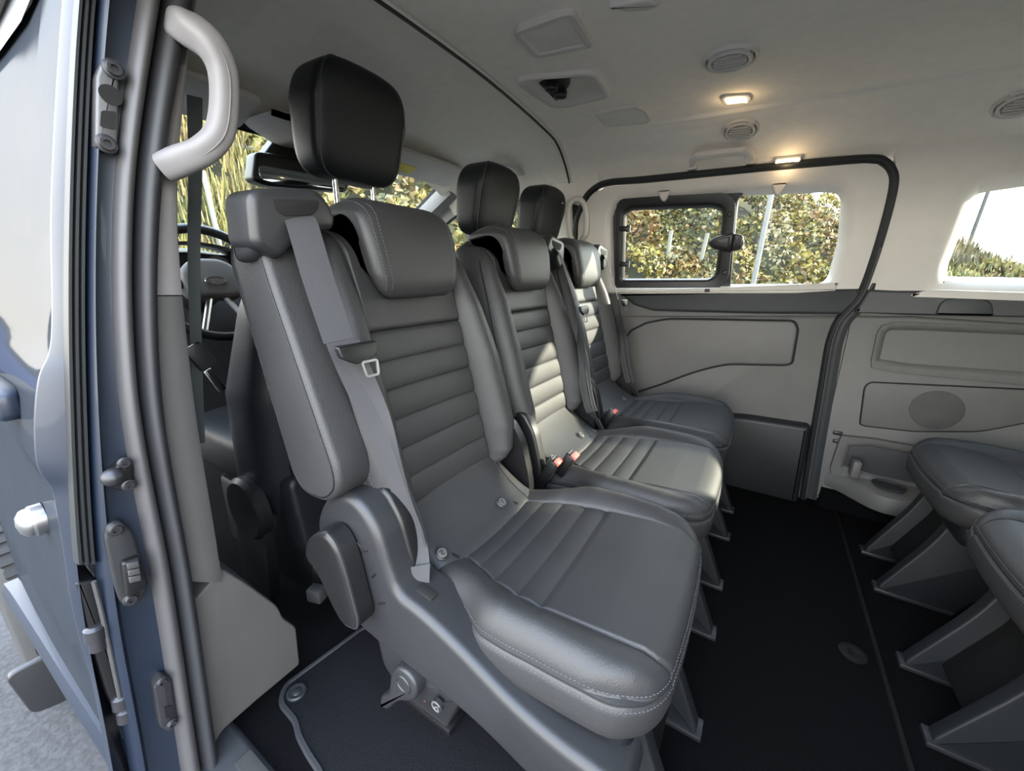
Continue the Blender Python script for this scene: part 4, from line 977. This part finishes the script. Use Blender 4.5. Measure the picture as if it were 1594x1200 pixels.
# dashboard
ds = []
for y in np.linspace(.22, 1.84, 40):
    hump = .05 * math.exp(-((y - .67) / .22) ** 2)
    ds.append([(-2.38, y, .86), (-2.1, y, .895 + hump * .5), (-1.86, y, .90 + hump), (-1.80, y, .885 + hump), (-1.80, y, .82), (-1.76, y, .79), (-1.74, y, .66), (-1.82, y, .50), (-1.85, y, .30), (-2.38, y, .28)])
da = thing('dashboard', (-2.0, 1.03, .28), 'dark dashboard below the windscreen behind the steering wheel', 'dashboard')
mk('dash_shell', MB().rings(ds, closed=True), M['trim_dark'], da, sharp=50)
mk('instrument_hood', MB().sweep(catmull([(-1.80, .47, .86), (-1.79, .52, .935), (-1.785, .67, .965), (-1.79, .82, .935), (-1.80, .87, .86)], 6), [(-.05, -.006), (-.05, .006), (.05, .006), (.05, -.006)], up=[(0, 0, 1)] * 25), M['plastic_dark'], da)
mk('instrument_glass', MB().prism(rpoly([(.49, .84), (.85, .84), (.83, .93), (.51, .93)], .02), X3, -1.81, -1.797, .003), M['plastic_dark'], da)
for yy in (.58, .76): mk('dial', MB().lathe((-1.796, yy, .885), (1, 0, 0), [(.042, 0), (.042, .004), (.038, .004), (.037, .002), (0, .002)], 28), M['trim_mid'], da)
mk('dash_trim', MB().sweep([(-1.755, .24, .80), (-1.755, 1.82, .80)], [(-.008, -.004), (-.008, .004), (.008, .004), (.008, -.004)], up=(1, 0, 0)), M['chrome'], da)
# steering wheel
sw = thing('steering_wheel', (-1.62, .66, .84), 'grey steering wheel with an oval chrome emblem, left of the front seat', 'steering wheel')
ax = np.array((.93, 0, .37)); U_ = np.array((0, 1., 0)); V_ = np.cross(ax, U_); cw = np.array((-1.60, .655, .835))
rimp = [cw + (U_ * math.cos(t) + V_ * math.sin(t)) * .188 for t in np.linspace(0, 2 * PI, 49)[:-1]]
mk('wheel_rim', MB().tube(rimp, .0155, 12, closed=True), M['plastic_dark'], sw)
hubm = []
def hubp(a, b, d): return tuple(cw + U_ * a + V_ * b + ax * d)
hub = mk('wheel_hub', MB().prism(rpoly([(-.085, -.055), (.085, -.055), (.095, .03), (.05, .08), (-.05, .08), (-.095, .03)], .04), hubp, -.03, .022, .016, seg=4), M['trim_mid'], sw)
sgn_v = -1 if V_[2] < 0 else 1
mk('emblem', MB().tube([hubp(.030 * math.cos(t), .013 * math.sin(t), .024) for t in np.linspace(0, 2 * PI, 33)[:-1]], .0028, 6, closed=True).prism([(.026 * math.cos(t), .010 * math.sin(t)) for t in np.linspace(0, 2 * PI, 25)[:-1]], hubp, .020, .0245, .001), M['chrome'], hub)
for a0, a1 in ((-1, 0), (1, 0), (-.35, -1 * sgn_v), (.35, -1 * sgn_v)):
    q0 = np.array((a0 * .07, a1 * .05)); q1 = np.array((a0 * .185, a1 * .178)) if a1 == 0 else np.array((a0 * .22, a1 * .17))
    mk('spoke', MB().tube([hubp(*q0, -.005), hubp(*q1, 0)], .016 if a1 == 0 else .009, 8), M['plastic'] if a1 == 0 else M['loop'], sw)
mk('column', MB().tube([cw - ax * .02, cw - ax * .22], .05, 14), M['plastic_dark'], sw)
mk('stalk', MB().tube([cw - ax * .06 + U_ * .05, cw - ax * .05 - U_ * .19 + V_ * .03], .008, 8), M['plastic_dark'], sw)
# interior mirror
mr = thing('rear_view_mirror', (-1.48, .96, 1.15), 'wide black interior mirror hanging from the windscreen header', 'mirror')
mpoly = rpoly([(.775, 1.165), (.80, 1.255), (.85, 1.262), (1.13, 1.275), (1.16, 1.245), (1.14, 1.185), (.83, 1.155)], [.02, .02, .02, .02, .02, .02, .02])
mh = mk('mirror_housing', MB().prism(mpoly, X3, -1.545, -1.49, .014, seg=4), M['plastic_dark'], mr)
mk('mirror_glass', MB().prism(rpoly([(.80, 1.17), (.80, 1.215), (1.13, 1.230), (1.13, 1.190), (.84, 1.165)], .015), X3, -1.50, -1.487, .003), M['mirror'], mh)
mk('mirror_arm', MB().prism(rpoly([(.83, 1.24), (.90, 1.325), (1.06, 1.335), (1.12, 1.255)], .01), X3, -1.585, -1.53, .01), M['plastic_dark'], mr)
# header console, map lights, visors
hc_ = mk('header_console', MB().prism(rpoly([(.78, 1.345), (.90, 1.300), (1.20, 1.312), (1.25, 1.355)], .012), X3, -1.54, -1.36, .012), M['trim_light'])
tag(hc_, 'pale header console above the interior mirror with small map lights', 'console')
mk('map_light', MB().lathe((-1.36, .87, 1.333), (1, 0, 0), [(.02, 0), (.018, .004), (0, .004)], 18), M['steel'], hc_)
mk('map_light', MB().lathe((-1.36, 1.14, 1.338), (1, 0, 0), [(.02, 0), (.018, .004), (0, .004)], 18), M['steel'], hc_)
for k, (y0, y1) in enumerate(((.30, .76), (1.22, 1.76))):
    v = mk('sun_visor', MB().prism(rpoly([(y0, 0), (y1, 0), (y1, .17), (y0, .17)], .03), lambda a, b, d: (-1.50 + b * .95, a, 1.322 + b * .30 + d), -.018, .0, .006, both=True), M['trim_light'])
    tag(v, ['pale sun visor folded up on the steering wheel side, behind the grab handle', 'pale sun visor folded up above the far front seat'][k], 'sun visor', 'folded sun visors')
    if k == 1:
        mk('warning_label', MB().prism(rpoly([(1.30, .03), (1.46, .03), (1.46, .09), (1.30, .09)], .004), lambda a, b, d: (-1.50 + b * .95, a, 1.322 + b * .30 + d), -.0195, -.0178), M['yellow'], v)
        mk('visor_pivot', MB().tube(catmull([(-1.47, 1.74, 1.318), (-1.46, 1.80, 1.33), (-1.44, 1.83, 1.32), (-1.45, 1.82, 1.30)], 5), .008, 8), M['trim_light'], v)
# near front belt, hanging behind the pillar
bt = thing('front_seat_belt', (-.86, .33, .4), 'dark teal seat belt hanging vertically beside the pillar, behind the grab handle', 'seat belt')
pb = [at(303, 150, 0, -.86), at(304, 260, 0, -.86), at(302, 400, 0, -.87), at(306, 560, 0, -.89), at(312, 690, 0, -.92)]
mk('webbing', ribbon(catmull(pb, 6), [(.3, 1, 0)] * 25, [.021 - .006 * i / 25 for i in range(25)]), M['webbing_green'], bt)
pg = at(312, 555, 0, -.875); mk('belt_tongue', MB().box(pg, (.014, .032, .05), .005, Matrix.Rotation(.5, 3, 'X')), M['plastic'], bt)
mk('tongue_blade', MB().box((pg[0], pg[1] + .016, pg[2] - .05), (.003, .014, .05), .001, Matrix.Rotation(.4, 3, 'X')), M['chrome'], bt)
mk('belt_guide', MB().prism(rpoly([(.318, 1.07), (.336, 1.08), (.343, 1.15), (.33, 1.185), (.322, 1.14)], .005), X3, -.90, -.87, .006), M['plastic_dark'], bt)

# ================================================================== GRAB HANDLES
def pillar_handle(px, x, r, dx, name, lab, thick):
    P = [at(u, v, 0, x + d) for u, v, d in px]
    t = thing(name, P[0] - np.array((0, 0, .1)), lab, 'grab handle')
    path = catmull(P, 7); n = len(path)
    prof = rpoly([(-thick, -thick * 1.1), (thick, -thick * 1.1), (thick * .9, thick), (-thick * .9, thick)], thick * .7, n=5)
    sc = [1.05 + .12 * math.cos(2 * PI * i / (n - 1)) for i in range(n)]
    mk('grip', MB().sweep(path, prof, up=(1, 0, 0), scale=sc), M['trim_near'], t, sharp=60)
    return t, path
gh, gp = pillar_handle([(283, 42, -.02), (300, 47, .01), (330, 72, .035), (348, 112, .04), (350, 165, .04), (342, 208, .035), (318, 234, .02), (285, 249, .0), (262, 258, -.02)], -.70, .02, .02, 'grab_handle', 'large pale grab handle on the near pillar beside the doorway', .0165)
gs = MB()
pth = [p + np.array((.0172, -.002, -.004)) for p in gp]; gs.tube(pth[8:-8], .0012, 5); mk('grip_seam', gs, M['trim_mid'], gh)
# far pillar handle
pf = [onwall(u, v, d) for u, v, d in ((893, 372, .02), (888, 368, .05), (885, 340, .06), (887, 318, .06), (897, 310, .055), (908, 316, .05), (913, 335, .05), (912, 362, .05), (906, 372, .02))]
t = thing('grab_handle', pf[0], 'pale upright grab handle on the far pillar beside the sliding door', 'grab handle')
mk('grip', MB().sweep(catmull(pf, 6), [(.013 * math.cos(a), .013 * math.sin(a)) for a in np.linspace(0, 2 * PI, 11)[:-1]], up=(0, -1, 0)), M['trim_light'], t, sharp=60)
mk('recess', MB().prism(rpoly([onwall(u, v)[[0, 2]] for u, v in ((894, 318), (907, 322), (906, 368), (895, 364))], .008), W3(0), .012, .026, .003), M['plastic_dark'], t)
# roof handles
def roof_handle(A, B, drop, lab, n_in):
    A, B = np.array(A), np.array(B); T = (B - A) / np.linalg.norm(B - A); t = thing('grab_handle', (A + B) / 2 - np.array((0, 0, .05)), lab, 'grab handle')
    N = np.array(n_in, float); N /= np.linalg.norm(N)
    path = catmull([A, A + N * .045 + T * .002, A + N * .075 + T * .014, A + N * .084 + T * .04, B + N * .084 - T * .04, B + N * .075 - T * .014, B + N * .045 - T * .002, B], 6)
    mk('grip', MB().sweep(path, [(-.011, -.006), (-.008, .008), (.008, .008), (.011, -.006), (.006, -.009), (-.006, -.009)], up=(0, -.3, -.95), scale=None), M['trim_light'], t, sharp=60)
    for P_ in (A, B): mk('handle_foot', MB().box(P_ + N * .004, (.036, .03, .022), .007), M['trim_light'], t)
    return t
def onceil(u, v):
    d = ray(u, v); best = None
    for k in range(400):
        t = .6 + k * .006; p = CAM + d * t
        if p[2] >= ceil_z(p[1], p[0]) or p[1] > 1.87: return p
    return p
ha, hb = onceil(1078, 258), onceil(1170, 250)
roof_handle((ha[0], 1.845, 1.302), (hb[0], 1.845, 1.302), 0, 'pale roof grab handle above the sliding door window', (0, -.965, .26))
roof_handle((-1.33, 1.79, 1.352), (-1.08, 1.80, 1.342), 0, 'pale roof grab handle above the far cab window', (0, -.93, .20))

# ================================================================== CEILING FITTINGS
C3 = lambda a, b, d: (a, b, ceil_z(b, a) - d)
def cpoly(px): return [onceil(u, v)[:2] for u, v in px]
spk = thing('ceiling_speaker', onceil(861, 45), 'large pale square speaker cover on the headliner', 'speaker')
P = rpoly(cpoly([(797, 42), (874, 10), (893, 9), (922, 57), (920, 63), (834, 81)]), [.02, .02, .012, .02, .02, .02])
f = mk('speaker_frame', ringpanel(MB(), P, inset(P, .013), C3, -.004, .013, .004, bev=.002, n=100), M['trim_light'], spk)
mk('speaker_mesh', MB().prism(resample(inset(P, .011), 60), C3, -.002, .009), M['grille'], spk)
sm_ = thing('ceiling_panel', onceil(970, 176), 'small blank pale cover beside the black dials on the headliner', 'cover')
P = rpoly(cpoly([(926, 172), (990, 160), (1006, 168), (1013, 182), (1008, 187), (944, 192)]), .012)
mk('panel_frame', ringpanel(MB(), P, inset(P, .008), C3, -.004, .010, .006, bev=.0015, n=100), M['trim_light'], sm_)
mk('panel_face', MB().prism(resample(inset(P, .007), 60), C3, -.002, .0085), M['grille'], sm_)
ct_ = thing('climate_control', onceil(877, 133), 'recessed pale climate control bowl with two black dials on the headliner', 'control')
P = rpoly(cpoly([(803, 123), (812, 115), (918, 106), (932, 110), (950, 140), (946, 146), (880, 162), (855, 160)]), [.02, .02, .03, .02, .02, .02, .03, .03])
Pi = rpoly(cpoly([(833, 122), (842, 117), (912, 112), (922, 115), (940, 138), (936, 143), (884, 156), (866, 155)]), [.02, .02, .03, .02, .02, .02, .03, .03])
cc_ = np.mean(Pi, 0); n_ = 80
O_ = resample(P, n_, cc_); I_ = resample(Pi, n_, cc_)
mk('bowl', MB().rings([[C3(*p, -.004) for p in O_], [C3(*p, .008) for p in O_], [C3(*p, .012) for p in inset(O_, .004)], [C3(*p, .012) for p in inset(I_, -.004)], [C3(*p, .007) for p in I_], [C3(*lerp(p, cc_, .2), .0025) for p in I_], [C3(*lerp(p, cc_, .6), .0015) for p in I_]], caps=(False, True)), M['trim_light'], ct_, sharp=60)
kp = cpoly([(836, 124), (858, 117), (888, 115), (888, 127), (867, 154), (859, 151)])
kb = mk('dial_panel', MB().prism(rpoly(kp, .014), C3, -.004, .006, .003), M['plastic_dark'], ct_)
for (u, v) in ((859, 127), (873, 138)):
    c_ = onceil(u, v); c_[2] = ceil_z(c_[1], c_[0]) - .004
    d_ = mk('dial', MB().lathe(c_, (.0, -.1, -1), [(.018, 0), (.018, .011), (.0155, .013), (0, .012)], 24), M['plastic_dark'], kb)
    mk('dial_ring', MB().tube([c_ + np.array(((.0168) * math.cos(t), .0168 * math.sin(t), -.0135)) for t in np.linspace(0, 2 * PI, 25)[:-1]], .0017, 6, closed=True), M['steel'], d_)
def vent(u, v, R_, lab, tilt):
    c_ = onceil(u, v); c_[2] = ceil_z(c_[1], c_[0]); dz = (ceil_z(c_[1] + .02, c_[0]) - ceil_z(c_[1] - .02, c_[0])) / .04
    A_ = np.array((0, dz, -1.)); A_ /= np.linalg.norm(A_); U = np.array((1., 0, 0)); V = np.cross(A_, U)
    t = thing('ceiling_vent', c_, lab, 'air vent', 'round air vents on the headliner')
    mk('bezel', MB().lathe(c_, A_, [(R_, -.004), (R_, .004), (R_ * .96, .009), (R_ * .88, .008), (R_ * .84, .004), (R_ * .83, -.006)], 40), M['trim_light'], t)
    mk('vent_ring', MB().lathe(c_, A_, [(R_ * .80, -.006), (R_ * .80, .010), (R_ * .74, .013), (R_ * .66, .012), (R_ * .63, .006), (R_ * .63, -.006)], 40), M['trim_light'], t)
    mk('vent_throat', MB().lathe(c_, A_, [(R_ * .87, .0015), (0, .0015)], 32), M['trim_dark'], t)
    for k in range(4):
        a = PI / 4 + k * PI / 2; mk('vent_bridge', MB().box(c_ + A_ * .004 + (U * math.cos(a) + V * math.sin(a)) * R_ * .82, (.018, .016, .012), .003), M['trim_light'], t)
    for k in range(-2, 3):
        h_ = math.sqrt(max(.01, 1 - (k / 3) ** 2)) * R_ * .60
        mk('vent_slat', MB().box(c_ + A_ * .0085 + V * k * R_ * .21, (h_ * 2, .0028, .013), .001, Matrix.Rotation(tilt, 3, 'X')), M['trim_light'], t)
vent(1137, 88, .062, 'larger round slatted air vent on the headliner, nearest the camera', -.35)
vent(1153, 199, .056, 'smaller round slatted air vent past the lit lamp, above the roof handle', -.6)
vent(1592, 157, .056, 'round air vent on the headliner cut by the right picture edge', -.6)
def rlamp(px, lab, wall=False):
    ps = [onceil(u, v) for u, v in px]; c_ = np.mean(ps, 0)
    t = thing('roof_lamp', c_, lab, 'lamp', 'lit roof lamps'); P = rpoly([p[:2] for p in ps], .010)
    mk('lamp_bezel', MB().prism(P, C3, -.004, .006, .003), M['trim_light'], t)
    mk('lamp_lens', MB().prism(inset(P, .009), C3, .0, .008, .002), M['lamp'], t)
    L = bpy.data.lights.new('lamp_light', 'POINT'); L.energy = .014; L.color = (1, .72, .38); L.shadow_soft_size = .012
    lo = bpy.data.objects.new('lamp_light', L); COL.objects.link(lo); lo.parent = t; lo.location = Vector((0, 0, -.035))
rlamp([(1122, 150), (1128, 146), (1166, 144), (1171, 148), (1168, 156), (1128, 160)], 'lit roof lamp between the two round air vents')
c_ = onceil(1226, 251); 
t = thing('roof_lamp', (c_[0], 1.838, 1.292), 'lit roof lamp at the headliner edge above the sliding door', 'lamp', 'lit roof lamps')
fnl = lambda a, b, d: (a, 1.838 + .66 * b * 0 - .6 * d + .5 * b, 1.300 - .8 * d - .45 * b)
P = rpoly([(c_[0] - .040, -.015), (c_[0] + .040, -.015), (c_[0] + .040, .015), (c_[0] - .040, .015)], .008)
mk('lamp_bezel', MB().prism(P, fnl, -.01, .010, .003), M['trim_light'], t); mk('lamp_lens', MB().prism(inset(P, .006), fnl, .0, .013, .002), M['lamp'], t)
L = bpy.data.lights.new('lamp_light', 'POINT'); L.energy = .014; L.color = (1, .72, .38); L.shadow_soft_size = .012
lo = bpy.data.objects.new('lamp_light', L); COL.objects.link(lo); lo.parent = t; lo.location = (0, -.03, -.03)
h4 = cpoly([(945, 0), (1003, -12), (1030, -6), (1012, 3), (975, 6)])
c5 = thing('ceiling_panel', onceil(985, -2), 'pale fitting cut by the top picture edge', 'cover'); mk('panel_frame', MB().prism(rpoly(h4, .01), C3, -.004, .012, .005), M['trim_light'], c5)
# overhead console at the top left, near the doorway
oc = MB().prism(rpoly([(-.80, .44), (-.62, .40), (-.60, .50), (-.80, .58)], .03), lambda a, b, d: (a, b, ceil_z(b, a) - d), -.01, .04, .018)

# ================================================================== FLOOR MAT
mp = [at(u, v, 2, 0)[:2] for u, v in ((560, 985), (478, 1046), (443, 1072), (438, 1098), (462, 1126), (466, 1148), (482, 1178), (500, 1205))]
mp += [np.array((-.46, .222)), np.array((-.05, .222)), np.array((-.05, .62)), np.array((-.70, .62))]
mp = rpoly(mp, [.0, .02, .015, .015, .015, .015, .01, .01, .03, .03, .02, .02])
F3 = lambda a, b, d: (a, b, d)
mt = thing('floor_mat', (-.45, .40, 0), 'dark carpet floor mat with a grey bound edge under the nearest seat', 'mat')
mk('mat_pile', MB().prism(mp, F3, .001, .008, .002), M['mat'], mt)
mk('mat_binding', MB().tube([(p[0], p[1], .005) for p in mp], .0065, 6, closed=True), M['rubber'], mt)
pc = at(462, 1078, 2, .008); mk('mat_clip', MB().lathe(pc, (0, 0, 1), [(.020, -.002), (.020, .003), (.017, .005), (.010, .004), (.007, .006), (0, .006)], 24), M['plastic'], mt)

# ================================================================== OUTSIDE
def hill_h(az):      # top height by azimuth (deg, from +X towards +Y)
    return interp([(30, -.3), (55, .15), (64, .35), (71, .85), (77, 1.4), (83, 1.7), (87, 2.35), (92, 3.4), (100, 4.6), (120, 5.6), (150, 6.0), (164, 5.6), (171, 3.0), (177, .2), (182, -.52), (226, -.52)], az)
def terrain(az, d):
    s = interp([(5.2, 0), (6, .06), (8, .36), (11, .76), (13.5, 1.0), (16, 1.04), (30, .9)], d)
    hz = .5 + .9 + hill_h(az) if False else hill_h(az) + .52
    a = math.radians(az); x, y = d * math.cos(a), d * math.sin(a)
    bumps = .16 * math.sin(x * 1.7 + y * .6) + .14 * math.sin(y * 2.1 - x * .9) + .1 * math.sin(x * 3.3 + 1.3) * math.sin(y * 2.9)
    return (x, y, -.52 + max(0, hz) * s + bumps * min(1, s * 2) * .8)
azs = np.linspace(28, 186, 120); dd = np.r_[np.linspace(5.2, 16, 40), 30]
mk('ground', MB().grid([[terrain(a, d) for d in dd] for a in azs]), M['earth'], kind=ST)
def leafmat(name):
    m = bpy.data.materials.new(name); m.use_nodes = True; t = m.node_tree; b = t.nodes['Principled BSDF']
    a = t.nodes.new('ShaderNodeAttribute'); a.attribute_name = 'Col'; n = t.nodes.new('ShaderNodeTexNoise'); n.inputs['Scale'].default_value = 1.2
    mxn = t.nodes.new('ShaderNodeMixRGB'); mxn.blend_type = 'MULTIPLY'; mxn.inputs[0].default_value = .45
    co = t.nodes.new('ShaderNodeTexCoord'); t.links.new(co.outputs['Object'], n.inputs['Vector'])
    t.links.new(a.outputs['Color'], mxn.inputs[1]); t.links.new(n.outputs['Fac'], mxn.inputs[2]); t.links.new(mxn.outputs[0], b.inputs['Base Color'])
    b.inputs['Roughness'].default_value = .7
    return m
def scatter(name, N, azr, dr, size, palette, lab, cat, aspect=1.0, upright=0.0, lift=.35, seed=1):
    r = np.random.default_rng(seed); V = np.zeros((N, 4, 3)); Cc = np.zeros((N, 4, 4)); 
    az = r.uniform(*azr, N); d = r.uniform(0, 1, N) ** .8 * (dr[1] - dr[0]) + dr[0]
    # clumps
    K = 260; ca = r.uniform(*azr, K); cd = r.uniform(*dr, K); cxy = np.stack([cd * np.cos(np.radians(ca)), cd * np.sin(np.radians(ca))], 1); ch = r.uniform(.15, 1.0, K); cr_ = r.uniform(.35, .9, K); ct = r.integers(0, len(palette), K)
    pal = np.array(palette)
    for i in range(N):
        p = np.array(terrain(az[i], d[i])); q = cxy - p[:2]; dist = np.hypot(q[:, 0], q[:, 1]) / cr_; k = int(np.argmin(dist))
        hgt = ch[k] * lift * max(0, 1 - dist[k] ** 2) if dist[k] < 1 else 0
        p[2] += hgt + r.uniform(-.02, .12)
        s = size * r.uniform(.5, 1.4); 
        if upright > 0:
            u = np.array((r.normal(), r.normal(), 0)); w = np.array((r.normal() * .35, r.normal() * .35, 1.0))
        else:
            u = r.normal(size=3); w = r.normal(size=3)
        u /= np.linalg.norm(u); w -= u * (u @ w); w /= np.linalg.norm(w)
        V[i] = [p - u * s - w * s * aspect * .2, p + u * s * .2 - w * s * aspect, p + u * s + w * s * aspect * .2, p - u * s * .2 + w * s * aspect] if upright == 0 else [p - u * s * .5, p + u * s * .5, p + u * s * .1 + w * s * aspect, p - u * s * .1 + w * s * aspect]
        c = .62 * pal[ct[k]] if r.uniform() < .55 else .62 * pal[r.integers(0, len(pal))]
        Cc[i, :, :3] = c * r.uniform(.65, 1.35); Cc[i, :, 3] = 1
    org = V.reshape(-1, 3).mean(0)
    me = bpy.data.meshes.new(name); me.vertices.add(N * 4); me.vertices.foreach_set('co', (V.reshape(-1, 3) - org).ravel())
    me.loops.add(N * 4); me.loops.foreach_set('vertex_index', np.arange(N * 4, dtype=np.int32)); me.polygons.add(N)
    me.polygons.foreach_set('loop_start', np.arange(0, N * 4, 4, dtype=np.int32)); me.polygons.foreach_set('loop_total', np.full(N, 4, dtype=np.int32))
    me.update(calc_edges=True)
    at_ = me.color_attributes.new('Col', 'FLOAT_COLOR', 'POINT'); at_.data.foreach_set('color', Cc.ravel())
    me.materials.append(leafmat(name)); o = bpy.data.objects.new(name, me); COL.objects.link(o); o.location = org
    tag(o, lab, cat, kind='stuff'); return o
PAL = [(.22, .18, .03), (.15, .14, .025), (.32, .25, .04), (.40, .32, .06), (.08, .085, .02), (.25, .14, .05), (.42, .36, .20), (.20, .18, .05), (.13, .12, .03), (.30, .19, .06)]
scatter('hillside_scrub', 80000, (80, 122), (5.6, 14.5), .034, PAL, 'tangled green and brown scrub covering the bank beyond the sliding door', 'scrub', lift=.75, seed=3)
GPAL = [(.42, .34, .10), (.34, .28, .09), (.26, .24, .05), (.48, .40, .16), (.20, .20, .05), (.30, .20, .07)]
scatter('dry_grass', 22000, (148, 176), (5.6, 15), .032, GPAL, 'long dry yellow grass on the bank ahead of the windscreen', 'grass', aspect=9.0, upright=1, seed=5)
scatter('hillside_grass', 16000, (58, 82), (5.6, 14.5), .045, [(.30, .26, .08), (.22, .22, .06), (.36, .31, .13), (.14, .16, .04), (.26, .19, .08)], 'pale rough grass sloping down beyond the far rear side window', 'grass', aspect=1.6, upright=1, lift=.2, seed=6)
scatter('ridge_weeds', 9000, (60, 92), (12.4, 15.5), .05, [(.20, .16, .08), (.26, .21, .10), (.13, .12, .05)], 'thin dry weeds standing along the top of the bank', 'weeds', aspect=5, upright=1, lift=.1, seed=8)
scatter('far_side_scrub', 12000, (122, 152), (6, 14), .07, PAL + GPAL, 'yellow and green scrub seen through the far cab window', 'scrub', lift=.7, seed=9)
# planted-tree guard tubes on the bank
def hit_hill(u, v):
    d = ray(u, v)
    for k in range(600):
        p = CAM + d * (5 + k * .02); az = math.degrees(math.atan2(p[1], p[0])); r_ = math.hypot(p[0], p[1])
        if r_ > 5.2 and p[2] < terrain(az, r_)[2]: return p
    return CAM + d * 12
for i, (u, v, h) in enumerate(((1041, 362, .55), (1091, 368, .6), (1182, 340, .5), (1212, 342, .35), (1266, 335, .35), (1207, 320, .6), (335, 320, 1.5), (1178, 312, .4))):
    p = hit_hill(u, v + 8) - ray(u, v) / np.linalg.norm(ray(u, v)) * .9; a = rng.uniform(-.12, .12)
    o = mk('tree_guard', MB().lathe(p - np.array((0, 0, .7)), (a, 0, 1), [(.032, 0), (.032, h * .4 + .6), (.027, h * .4 + .6), (.027, .02)], 12), M['tube'])
    tag(o, ['pale planting tube on the bank near the left end of the sash window', 'pale planting tube behind the opening sash, left of its latch', 'white planting tube high on the bank, right of the latch', 'short white planting tube just right of the galvanised post', 'short white planting tube low right in the fixed pane', 'tall planting tube beside the galvanised post top', 'tall pale stake in dry grass through the windscreen, beside the hanging belt', 'white planting tube near the ridge, left of the galvanised post'][i], 'tree guard', 'planting tubes on the bank')
for i, (u, v) in enumerate(((1478, 398), (1490, 412), (1510, 404), (1527, 402), (1536, 398), (1553, 412), (1575, 420))):
    p = hit_hill(u, v + 4) - ray(u, v) / np.linalg.norm(ray(u, v)) * .7
    o = mk('tree_guard', MB().lathe(p - np.array((0, 0, .5)), (rng.uniform(-.1, .1), 0, 1), [(.03, 0), (.03, .66), (.026, .66), (.026, .02)], 10), M['tube'])
    tag(o, ['first', 'second', 'third', 'fourth', 'fifth', 'sixth', 'seventh'][i] + ' small planting tube from the left on the slope beyond the rear side window', 'tree guard', 'planting tubes beyond the rear side window')
# posts
p0 = CAM + ray(1170, 452) / ray(1170, 452)[1] * 5.2; p1 = CAM + ray(1203, 292) / ray(1203, 292)[1] * 5.2
dirp = (p1 - p0) / np.linalg.norm(p1 - p0)
gp_ = mk('roadside_post', MB().tube([p0 - dirp * .8, p1 + dirp * 1.0], .026, 12), M['galv']); tag(gp_, 'galvanised post standing outside the fixed sliding door pane', 'post')
q0 = CAM + ray(1511, 372) / ray(1511, 372)[1] * 17; q1 = CAM + ray(1545, 280) / ray(1545, 280)[1] * 17
lpz = thing('lamp_post', q0 - np.array((0, 0, 1)), 'thin grey street lamp post on the ridge beyond the rear side window', 'lamp post')
dq = (q1 - q0) / np.linalg.norm(q1 - q0)
mk('pole', MB().tube([q0 - dq * 1.2, q1], .045, 10), M['dark_steel'], lpz); mk('lamp_arm', MB().tube([q1, q1 + np.array((-.18, 0, .03))], .03, 8), M['dark_steel'], lpz)
mk('lantern', MB().superq(q1 + np.array((-.28, 0, .04)), (.16, .08, .04), .5, .6), M['galv'], lpz)

# parked cars and paving on the near side, mirrored in the front door
pv = mk('paving', MB().box((-14, -4.2, -.515), (16, 8.0, .02)), M['paving'], kind=ST)
def car(c, yaw, mat, lab):
    r = thing('parked_car', (0, 0, 0), lab, 'car')
    prof = [(-2.1, .28), (-2.12, .62), (-1.9, .78), (-1.1, .92), (-.45, 1.36), (.2, 1.45), (1.0, 1.42), (1.65, 1.05), (2.05, .95), (2.12, .6), (2.08, .28)]
    R = []
    for y in np.linspace(-.86, .86, 17):
        k = abs(y) / .86; R.append([(x * (1 - .03 * k ** 3), y * (1 - .16 * sstep(.95, 1.45, z)), z - .05 * k ** 4) for x, z in catmull(prof, 4)])
    mk('body', MB().rings(R), mat, r, sharp=50)
    for s in (-1, 1):
        for pts in ([(-.85, .98), (-.42, 1.30), (.15, 1.37), (.15, .98)], [(.22, .98), (.22, 1.37), (.95, 1.34), (1.38, 1.04)]):
            mk('side_window', MB().prism(rpoly(pts, .05), lambda a, b, d, s=s: (a, s * (.865 - .30 * max(0, b - .95) * .5 + d), b), -.03, .006, .003), M['gloss'], r)
    mk('windscreen', MB().prism(rpoly([(-.66, .98), (.66, .98), (.56, 1.33), (-.56, 1.33)], .05), lambda a, b, d: (-1.02 + (b - .95) * 1.42 - d, a, b + d), -.02, .012, .003), M['gloss'], r)
    for x in (-1.3, 1.3):
        for s in (-1, 1):
            w_ = thing('wheel', (x, s * .80, .3)); w_.parent = r; w_.location = (x, s * .80, .3); wheel_parts(w_, (x, s * .80, .31), .31, .2, tread=False)
            for ch in w_.children: pass
    for s in (-.6, .6): mk('headlight', MB().superq((-2.03, s, .68), (.10, .20, .07), .6, .6), M['chrome'], r)
    r.location = c; r.rotation_euler.z = yaw
    return r
car((-9.5, -1.7, -.52), 1.2, M['blue_car'], 'blue parked car mirrored in the glossy front door')
car((-13.5, -1.6, -.52), 1.5, M['black_car'], 'black parked car farther off, mirrored in the glossy front door')
